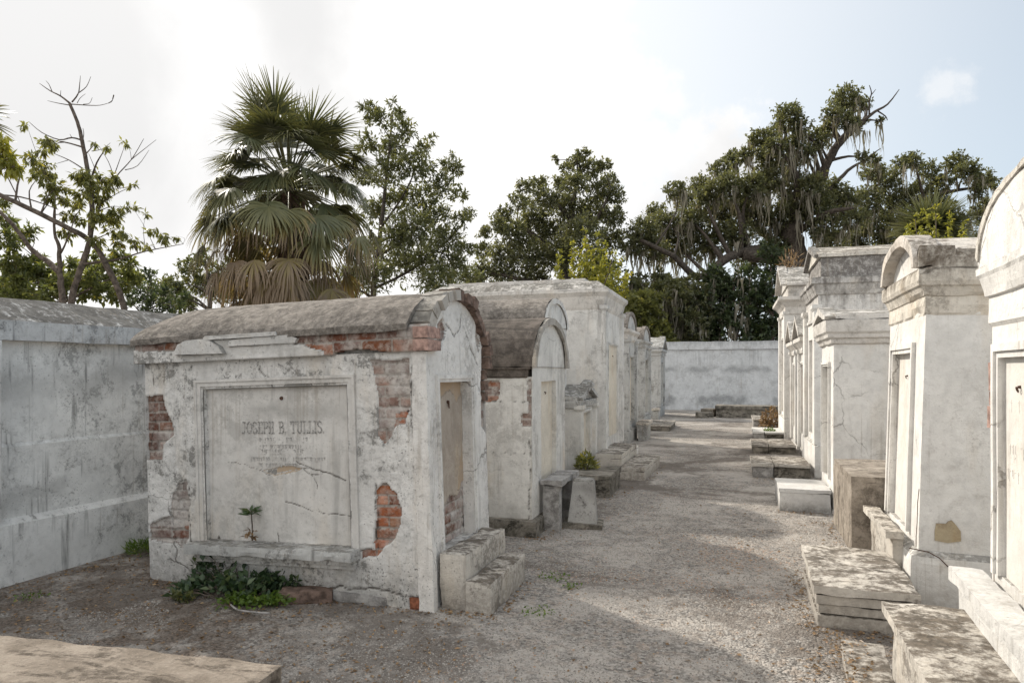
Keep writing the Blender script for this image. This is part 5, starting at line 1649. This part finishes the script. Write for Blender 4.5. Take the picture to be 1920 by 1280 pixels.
tree('bushy_tree', 'tangled olive and yellow undergrowth tree behind the left wall, under the half-bare tree', 'tree', 13.5, lo, M_UNDER, .115, .045, 1100, [(zt([(180, 1520, 0), (180, 1250, 0), (190, 1080, 0), (150, 950, 0)]), .06, .015), (zt([(180, 1250, 0), (320, 1120, .2), (450, 1050, .2)]), .04, .012), (zt([(180, 1250, 0), (90, 1080, .2), (50, 900, .2)]), .04, .012), (zt([(300, 1200, 0), (450, 1120, 0), (600, 1050, 0)]), .03, .01)],
     M_BARK, jit=1.0, per=9, droop=.3)


# --- fan palms
def frond(parent, org, az, el, pet, fan, brown, droop, nb=38, seg=5, wid=.034, half=115, into=None):
    """petiole and a fan of drooping blades; one mesh"""
    ce, se = math.cos(el), math.sin(el)
    p = Vector((math.cos(az) * ce, math.sin(az) * ce, se))
    side = Vector((-math.sin(az), math.cos(az), 0))
    side = (side + Vector((0, 0, random.uniform(-.35, .35)))).normalized()
    org = Vector(org)
    V, f, T = [], [], []
    bend = (.75 * math.cos(el) ** 1.5 if el > -.3 else .4)
    # petiole
    n = 5
    pts = []
    for i in range(n + 1):
        u = i / n
        pts.append(org + p * pet * u + Vector((0, 0, -droop * .22 * pet * u * u)))
    for i, q in enumerate(pts):
        w = .022 - .010 * i / n
        V += [q + side * w, q + Vector((0, 0, w)), q - side * w, q - Vector((0, 0, w * .6))]
        T += [.25 + .6 * brown] * 4
        if i < n:
            a = 4 * i
            f += [(a + j, a + (j + 1) % 4, a + 4 + (j + 1) % 4, a + 4 + j) for j in range(4)]
    hub = pts[-1]
    pd_ = ((pts[-1] - pts[-2]).normalized() + Vector((0, 0, -bend * random.uniform(.7, 1.2)))).normalized()
    nrm = pd_.cross(side).normalized()
    for k in range(nb):
        if random.random() < .07 + .12 * brown:
            continue
        ph = math.radians(-half + 2 * half * (k + random.uniform(-.1, 1.1)) / nb)
        L = fan * (1.0 - .22 * abs(ph) / math.radians(half)) * random.uniform(.72, 1.12)
        d = (pd_ * math.cos(ph) + side * math.sin(ph) + nrm * random.uniform(-.10, .16)).normalized()
        q = hub + pd_ * .02 * math.cos(ph)
        base = len(V)
        dd = d.copy()
        tb = min(1, brown + random.uniform(-.10, .12))
        for i in range(seg + 1):
            u = i / seg
            wv = wid * min(1, .5 + 1.6 * u) * (1 - u) ** .75 + .0015
            sd = dd.cross(nrm)
            sd = sd.normalized() if sd.length > .01 else side
            V += [q - sd * wv, q + sd * wv]
            T += [min(1, tb + (.30 + (.5 if brown > .25 else 0)) * max(0, u - .4) * (1 + 1.4 * brown))] * 2
            if i < seg:
                a = base + 2 * i
                f.append((a, a + 1, a + 3, a + 2))
            q = q + dd * (L / seg)
            dd = (dd + Vector((0, 0, -1)) * droop * (.22 + .55 * u) + Vector((random.uniform(-1, 1), random.uniform(-1, 1), 0)) * .035).normalized()
    if into is not None:
        o_ = len(into[0])
        into[0].extend(v[:] for v in V)
        into[1].extend(tuple(i + o_ for i in q) for q in f)
        into[2].extend(T)
        return None
    return poly_mesh('frond', np.array([v[:] for v in V]), np.array(f), np.array(T), M_PALM, parent)


pc = at(540, 348, 12.7)
pb = Vector((pc.x, pc.y, 0))
palm = thing('fan_palm', pb, 0, 'tall fan palm with round head and dead brown skirt, behind the crumbling tomb', 'palm tree')
mb = MB()
tp = smooth_path([Vector((.10, .05, -.1)), Vector((.08, .05, 1.6)), Vector((.14, .05, 3.2)), Vector((.16, .03, 4.2)), Vector((.02, 0, 5.1))], 6)
mb.tube(tp, [(.20 + .02 * math.sin(i * 2.1)) * (1 if i < 17 else 1 - .09 * (i - 17)) for i in range(len(tp))], 12)
mb.build('trunk', M_BARKP, palm, amp=.02, freq=6, merge=False)
mb = MB()
rr = random.Random(8)
for i in range(95):
    u = rr.uniform(.38, .86)
    q = tp[int(u * (len(tp) - 1))]
    a = rr.uniform(0, 6.28)
    dirv = Vector((math.cos(a), math.sin(a), 0))
    s_ = dirv.cross(Vector((0, 0, 1)))
    b0 = q + dirv * .17
    tip = b0 + dirv * rr.uniform(.10, .18) + Vector((0, 0, rr.uniform(.18, .38)))
    mb.hexa([b0 + s_ * .05, b0 - s_ * .05, b0 - s_ * .05 + dirv * .03 - Vector((0, 0, .05)), b0 + s_ * .05 + dirv * .03 - Vector((0, 0, .05)),
             tip + s_ * .025, tip - s_ * .025, tip - s_ * .022 + dirv * .02, tip + s_ * .022 + dirv * .02])
bt = mb.build('leaf_bases', M_BARKP, palm, merge=False)
bt['kind'] = 'stuff'
ctr = Vector((.02, 0, 5.08))
random.seed(31)
ga = 2.39996
bands = [(8, 54, 88, 1.36, .84, .02, .14), (16, 30, 62, 1.52, .84, .05, .24), (20, 20, 54, 1.34, .78, .06, .34), (20, 0, 30, 1.48, .78, .10, .55), (20, -20, 8, 1.55, .80, .20, .90), (15, -36, -12, 1.60, .84, .38, 1.3)]
k = 0
for n, e0, e1, pt, fn, br, dp in bands:
    for i in range(n):
        az = k * ga + random.uniform(-.25, .25)
        el = R(random.uniform(e0, e1))
        frond(palm, ctr + Vector((0, 0, -.25 + .35 * (el + 1.2) / 2.6)), az, el, pt * random.uniform(.45, 1.0) ** .7, fn * random.uniform(.8, 1.0), max(0, br + random.uniform(-.14, .14)), dp * random.uniform(.8, 1.2), nb=54, wid=.023, half=random.uniform(88, 116))
        k += 1
skirt = ([], [], [])
for i in range(62):
    el = R(random.uniform(-66, -20))
    frond(palm, ctr + Vector((0, 0, random.uniform(-.75, -.2))), k * ga + random.uniform(-.3, .3), el, random.uniform(1.0, 1.58), random.uniform(.7, .98), random.uniform(.55, 1.0), random.uniform(1.3, 1.9), nb=36, wid=.019, half=random.uniform(60, 110), into=skirt)
    k += 1
sk_ = poly_mesh('dead_skirt', np.array(skirt[0]), np.array(skirt[1]), np.array(skirt[2]), M_PALM, palm)
sk_['kind'] = 'stuff'
p2c = at(1745, 445, 15.0)
palm2 = thing('fan_palm', (p2c.x, p2c.y, 0), 0, 'low green fan palm whose head shows behind the arched-pediment tomb', 'palm tree')
mb = MB()
mb.tube([(0, 0, -.1), (.05, 0, 2.0), (0, 0, p2c.z)], [.2, .18, .17], 10)
mb.build('trunk', M_BARKP, palm2, amp=.02, merge=False)
for n, e0, e1, br, dp in ((8, 55, 85, .0, .06), (12, 25, 55, .04, .12), (12, 0, 25, .1, .25), (8, -25, 0, .35, .5)):
    for i in range(n):
        frond(palm2, (0, 0, p2c.z), k * ga + random.uniform(-.2, .2), R(random.uniform(e0, e1)), .42 * random.uniform(.8, 1), .72, max(0, br + random.uniform(-.08, .1)), dp, nb=34, half=120)
        k += 1
ysh = []
rr = random.Random(6)
for x0, x1, y1 in ((1712, 1702, 425), (1740, 1732, 396), (1755, 1756, 388), (1775, 1782, 402), (1800, 1808, 415), (1725, 1718, 405)):
    for j in range(6):
        t_ = j / 5
        ysh.append((x0 + (x1 - x0) * t_ + rr.uniform(-3, 3), 455 + (y1 - 455) * t_, 6.0 - 2 * t_))
tree('young_tree', 'yellow-leaved sapling in front of the low palm behind the arched-pediment tomb', 'tree', 13.2, ysh, M_YEL, .075, .035, 1500, [([(1755, 697, 0), (1755, 520, 0), (1755, 400, 0)], .03, .006), ([(1755, 520, 0), (1725, 470, 0), (1716, 410, 0)], .02, .005)], M_BARK, jit=.3, up=.9, droop=.4, per=6, twigs=False)
# frond tips of a palm that stands out of frame on the left
p3c = at(-60, 232, 11.0)
palm3 = thing('fan_palm', (p3c.x, p3c.y, 0), 0, 'palm frond tips poking in at the left edge of the sky', 'palm tree')
mb = MB()
mb.tube([(0, 0, -.1), (0, 0, p3c.z)], [.18, .15], 10)
mb.build('trunk', M_BARKP, palm3, merge=False)
for i in range(14):
    frond(palm3, (0, 0, p3c.z), i * ga, R(random.uniform(-10, 60)), .22, .45, .1, .25, nb=26)


# ------------------------------------------------------------------ small plants
def tuft(name, label, cat, loc, r, h, n, L, W_, mat, up=.6, droop=.3, spots=None, part='foliage', group=None, stems=6, stemm=None):
    root = thing(name, loc, 0, label, cat, group)
    if spots is None:
        a = rng.uniform(0, 6.28, n)
        q = r * np.sqrt(rng.uniform(0, 1, n))
        c = np.stack([q * np.cos(a), q * np.sin(a), h * rng.uniform(.02, 1, n) * (1 - .6 * (q / r) ** 2)], 1)
    else:
        c = []
        for i in range(n):
            s_ = spots[i % len(spots)]
            c.append((s_[0] + rng.normal() * s_[3], s_[1] + rng.normal() * s_[3], max(.005, s_[2] * rng.uniform(.1, 1.05))))
        c = np.array(c)
    d = unit(np.stack([c[:, 0], c[:, 1], np.full(len(c), .0)], 1) * .6 / max(r, .01) + rng.normal(size=(len(c), 3)) * .55 + np.array((0, 0, up - droop)))
    sz = rng.uniform(.6, 1.35, len(c))
    leaf_mesh(part, mat, root, c, d, L * sz, W_ * sz, np.clip(rng.uniform(-.1, 1.02, len(c)), 0, 1))
    if stems:
        mb = MB()
        for i in range(stems):
            j = rng.integers(len(c))
            e = Vector(c[j])
            b_ = Vector((e.x * .45, e.y * .45, -.01))
            mb.tube([b_, (b_ + e) / 2 + Vector((.01, .0, .02)), e], [.004, .003, .002], 4)
        mb.build('stem', stemm or M_BARK, root, merge=False)
    return root


g0 = gz(450, 1118)
g0.z = 0
sp1 = []
for px, py, h, s_ in ((385, 1095, .16, .05), (410, 1095, .22, .05), (440, 1095, .24, .05), (470, 1098, .20, .05), (430, 1115, .14, .06), (470, 1118, .13, .06), (500, 1110, .12, .05), (370, 1108, .08, .05), (350, 1115, .05, .04), (400, 1080, .26, .03)):
    q = gz(px, py) - g0
    sp1.append((q.x, q.y, h, s_))
tuft('weed_clump', 'dark green leafy weed clump sprawling under the tablet sill of the crumbling tomb', 'weeds', g0, .3, .25, 1300, .065, .034, M_WEED, spots=sp1, stems=40)
g0 = gz(560, 1100)
g0.z = 0
sp1 = []
for px, py, h, s_ in ((545, 1090, .36, .035), (560, 1092, .30, .045), (575, 1095, .24, .04), (535, 1100, .16, .05), (520, 1108, .12, .05), (550, 1112, .12, .05)):
    q = gz(px, py) - g0
    sp1.append((q.x, q.y, h, s_))
tuft('weed_clump', 'taller green weeds climbing at the right end of the tablet sill', 'weeds', g0, .2, .3, 750, .065, .03, M_WEED, spots=sp1, stems=30)
g0 = gz(495, 1130)
g0.z = 0
sp1 = [((gz(px, py) - g0).x, (gz(px, py) - g0).y, .045, .045) for px, py in ((440, 1130), (470, 1133), (500, 1134), (530, 1130), (455, 1126), (515, 1126), (560, 1120), (585, 1110))]
tuft('ground_weeds', 'bright green low creeping weeds at the front edge of the dark weed clump', 'weeds', g0, .3, .06, 800, .04, .024, M_GRASS, spots=sp1, stems=0)
g0 = gz(343, 1122)
tuft('weed_clump', 'small pale grey-green weed on the bare earth left of the dark weed clump', 'weeds', (g0.x, g0.y, 0), .07, .06, 90, .045, .028, M_BUSH, stems=5)
g0 = gz(270, 1034)
tuft('grass_tuft', 'grassy moss tuft at the foot of the left wall beside the crumbling tomb', 'grass', (g0.x + .02, g0.y, 0), .16, .10, 420, .07, .009, M_GRASS, up=1.0, stems=0)
for i, (px, py, r_, lab) in enumerate(((1040, 1080, .13, 'small flat weed patch on the gravel in line with the two-tread step'), (1010, 1146, .12, 'thin green weed streak on the gravel in front of the two-tread step'), (1075, 1098, .07, 'tiny weed on the gravel right of the flat weed patch'), (60, 1118, .10, 'mossy clump on bare earth at the lower left edge'))):
    g0 = gz(px, py)
    tuft('gravel_weed', lab, 'weeds', (g0.x, g0.y, 0), r_, .02, int(700 * r_), .022, .012, M_GRASS, stems=0, up=.3)
# seedling on the sill
sd = thing('seedling', (LX - (-TU0 - .385) - 0, 0, 0), 0, 'tiny green seedling growing from the sill against the inscribed tablet', 'plant')
ps = at(476, 1008, 4.82)
sd.location = (suv([(476, 1008)])[0][0] + LX - LEAN * .40, LY0 - .015, .40)
sd.scale = (1.35, 1.35, 1.35)
mb = MB()
mb.tube([(0, 0, -.02), (.004, -.008, .07), (0, -.012, .15)], [.005, .004, .003], 6)
mb.build('stem', M_BARK, sd, merge=False)
n = 26
a = np.linspace(0, 4 * math.pi, n)
c = np.stack([.006 * np.cos(a), -.012 + .006 * np.sin(a), .15 - .012 * rng.uniform(0, 3, n)], 1)
d = unit(np.stack([np.cos(a), np.sin(a) - .3, rng.uniform(-.1, .6, n)], 1))
leaf_mesh('foliage', M_WEED, sd, c, d, rng.uniform(.04, .075, n), rng.uniform(.014, .024, n), rng.uniform(.4, 1, n))
c2 = np.stack([rng.normal(0, .012, 16), -.015 + rng.normal(0, .01, 16), rng.uniform(0, .05, 16)], 1)
leaf_mesh('dead_leaf', M_DRY, sd, c2, unit(rng.normal(size=(16, 3)) + np.array((0, -.4, -.2))), np.full(16, .04), np.full(16, .018), rng.uniform(0, .6, 16))
fp = at(1098, 880, 9.85)
tuft('fern', 'little green and brown fern growing on the black-stained plinth', 'plant', (fp.x, fp.y, .27), .14, .22, 330, .085, .024, M_LIME, up=.9, stems=8)
fp = at(1482, 500, 18.4)
tuft('roof_weeds', 'tall dry weeds sprouting on the roof of the last white tomb on the right', 'weeds', (fp.x, fp.y, fp.z - .12), .26, .62, 170, .16, .018, M_DRY, up=1.3, droop=.1, stems=24)
fp = at(1496, 530, 18.2)
tuft('roof_weeds', 'low green and brown weeds on the cornice of the last white tomb on the right', 'weeds', (fp.x, fp.y, fp.z - .1), .2, .35, 160, .10, .03, M_BUSH, up=.8, stems=8)
fp = gz(1470, 796)
tuft('dead_plant', 'orange-brown dead plant heaped beside the farthest right step', 'plant', (1.12, 22.1, .0), .34, .62, 520, .13, .05, M_DRY, up=.5, stems=12)
fp = gz(1443, 811, .1)
tuft('moss_tuft', 'bright moss tuft on the third far right step', 'moss', (fp.x, fp.y, .10), .13, .12, 160, .06, .03, M_GRASS, stems=0)
fp = at(1022, 522, 15)
tuft('roof_seedling', 'small green sprig on top of the tall cream tomb', 'plant', (fp.x, fp.y, 3.30), .10, .22, 60, .07, .05, M_LIME, up=.8, stems=4)


# ------------------------------------------------------------------ loose gravel and leaf litter
def scatter(n, x0, x1, y0, y1, dens=None):
    x = rng.uniform(x0, x1, n)
    y = rng.uniform(y0, y1, n)
    return x, y


def free(x, y):
    k = ~((x > -4.55) & (x < -1.97) & (y > 4.42) & (y < 5.7)) & (x > -5.3) & ~((x > .68) & (y < 4.05))
    return k & ~((x < -2.0) & (y > 5.7)) & ~((x < -1.2) & (x > -2.02) & (y > 4.5) & (y < 5.4)) & ~((x > 1.2))


n = 190000
y = 2.6 + 7.0 * rng.uniform(0, 1, n) ** 1.6
x = rng.uniform(-5.3, 1.25, n)
k = free(x, y)
x, y = x[k], y[k]
thin = (x < -2.6) & (y < 6) & (fbm(np.stack([x * 1.3, y * 1.3, x * 0], 1), 3) > -.15)
x, y = x[~thin], y[~thin]
n = len(x)
pn = fbm(np.stack([x * .9, y * .9, x * 0 + 4], 1), 4)
pn2 = fbm(np.stack([x * 3.2, y * 3.2, x * 0 + 8], 1), 3)
kk = (pn * 1.1 + pn2 * .6 + rng.uniform(-.45, .45, n)) > -.30
x, y, pn, pn2 = x[kk], y[kk], pn[kk], pn2[kk]
n = len(x)
z = ground_h(x, y)
s_ = rng.uniform(.0025, .0062, n) * rng.choice([1, 1, 1, 1.5], n)
ang = rng.uniform(0, 6.28, n)
el = rng.uniform(.55, 1.0, n)
V = np.zeros((n, 5, 3))
for j in range(4):
    aa = ang + j * math.pi / 2 + rng.uniform(-.35, .35, n)
    rad = s_ * (1.25 if j % 2 == 0 else .8)
    V[:, j, 0] = x + rad * np.cos(aa)
    V[:, j, 1] = y + rad * np.sin(aa)
    V[:, j, 2] = z - .001 + rng.uniform(0, .25, n) * s_
V[:, 4, 0] = x + rng.normal(0, .25, n) * s_
V[:, 4, 1] = y + rng.normal(0, .25, n) * s_
V[:, 4, 2] = z + s_ * el
i = np.arange(n)[:, None] * 5
f = np.concatenate([i + np.array([j, (j + 1) % 4, 4]) for j in range(4)])


def stone_mat():
    m, t = new_mat('loose_gravel')
    ti = t.n('ShaderNodeAttribute', attribute_name='tint').outputs['Fac']
    col = t.mix(t.smooth(ti, 0, .9), (.15, .137, .124), (.37, .345, .315))
    col = t.mix(t.smooth(ti, .93, 1.0), col, (.34, .22, .15))
    finish_mat(t, col, .95, None)
    return m


gs = poly_mesh('gravel_stones', V.reshape(-1, 3), f, np.repeat(np.clip(rng.uniform(0, .92, n) * (.75 + 1.1 * (pn + .5 * pn2)) + (rng.uniform(0, 1, n) > .985), 0, 1), 5), stone_mat(), None)
tag(gs, 'loose grey gravel covering the path', 'gravel', kind='stuff')

n = 2600
x = np.concatenate([rng.uniform(-5.2, -1.5, 1500), rng.normal(.62, .12, 500), rng.uniform(-2, 1.2, 600)])
y = np.concatenate([rng.uniform(2.8, 4.9, 1500), rng.uniform(2.6, 4.6, 500), rng.uniform(2.8, 9, 600)])
k = free(x, y)
x, y = x[k], y[k]
n = len(x)
zz = ground_h(x, y) + .006
zz = np.where((x > .50) & (x < .72) & (y < 4.42), .108, zz)
d = unit(rng.normal(size=(n, 3)) * np.array((1, 1, .18)))
ex, ey = [], []
for x0, y0, x1, y1, m_, sd_ in ((-4.5, 4.38, -2.05, 4.40, 260, .05), (-1.95, 4.46, -1.55, 4.46, 50, .04), (-1.55, 4.5, -1.55, 5.3, 70, .05), (.48, 4.85, 1.0, 4.85, 90, .05), (.48, 4.9, .48, 6.1, 110, .05), (.50, 6.15, 1.1, 6.2, 60, .05), (.48, 8.8, 1.0, 8.8, 60, .05), (-2.0, 6.68, -1.8, 6.7, 50, .05), (-1.8, 6.75, -1.75, 8.3, 90, .06), (-1.5, 9.0, -1.45, 10.2, 70, .06), (-1.22, 10.7, -1.2, 12.5, 70, .06), (.48, 1.9, .46, 4.4, 160, .06), (.72, 4.1, 1.2, 4.12, 90, .04), (-5.3, 3.0, -5.1, 5.6, 260, .10), (.98, 7.0, .98, 8.4, 60, .04), (.25, 11.5, 1.1, 11.5, 60, .06)):
    u = rng.uniform(0, 1, m_)
    ex.append(x0 + (x1 - x0) * u + rng.normal(0, sd_, m_))
    ey.append(y0 + (y1 - y0) * u + rng.normal(0, sd_, m_))
ex, ey = np.concatenate(ex), np.concatenate(ey)
x, y = np.concatenate([x, ex]), np.concatenate([y, ey])
zz = np.concatenate([zz, ground_h(ex, ey) + .006])
n = len(x)
d = unit(rng.normal(size=(n, 3)) * np.array((1, 1, .18)))
lo_ = leaf_mesh('leaf_litter', M_DRY, None, np.stack([x, y, zz], 1), d, rng.uniform(.015, .042, n), rng.uniform(.008, .02, n), rng.uniform(0, 1, n))
tag(lo_, 'brown dead leaves and chips scattered over the bare earth and gravel', 'leaf litter', kind='stuff')
# a bent dead stick on the earth
sk = MB()
sk.tube(smooth_path([gz(432, 1135) + Vector((0, 0, .01)), gz(445, 1146) + Vector((0, 0, .015)), gz(470, 1150) + Vector((0, 0, .014)), gz(505, 1152) + Vector((0, 0, .012))], 4), [.006] * 13, 6)
o = sk.build('dead_stick', M_GRAN, None, merge=False)
tag(o, 'pale bent dead stick lying on the earth in front of the weeds', 'stick')
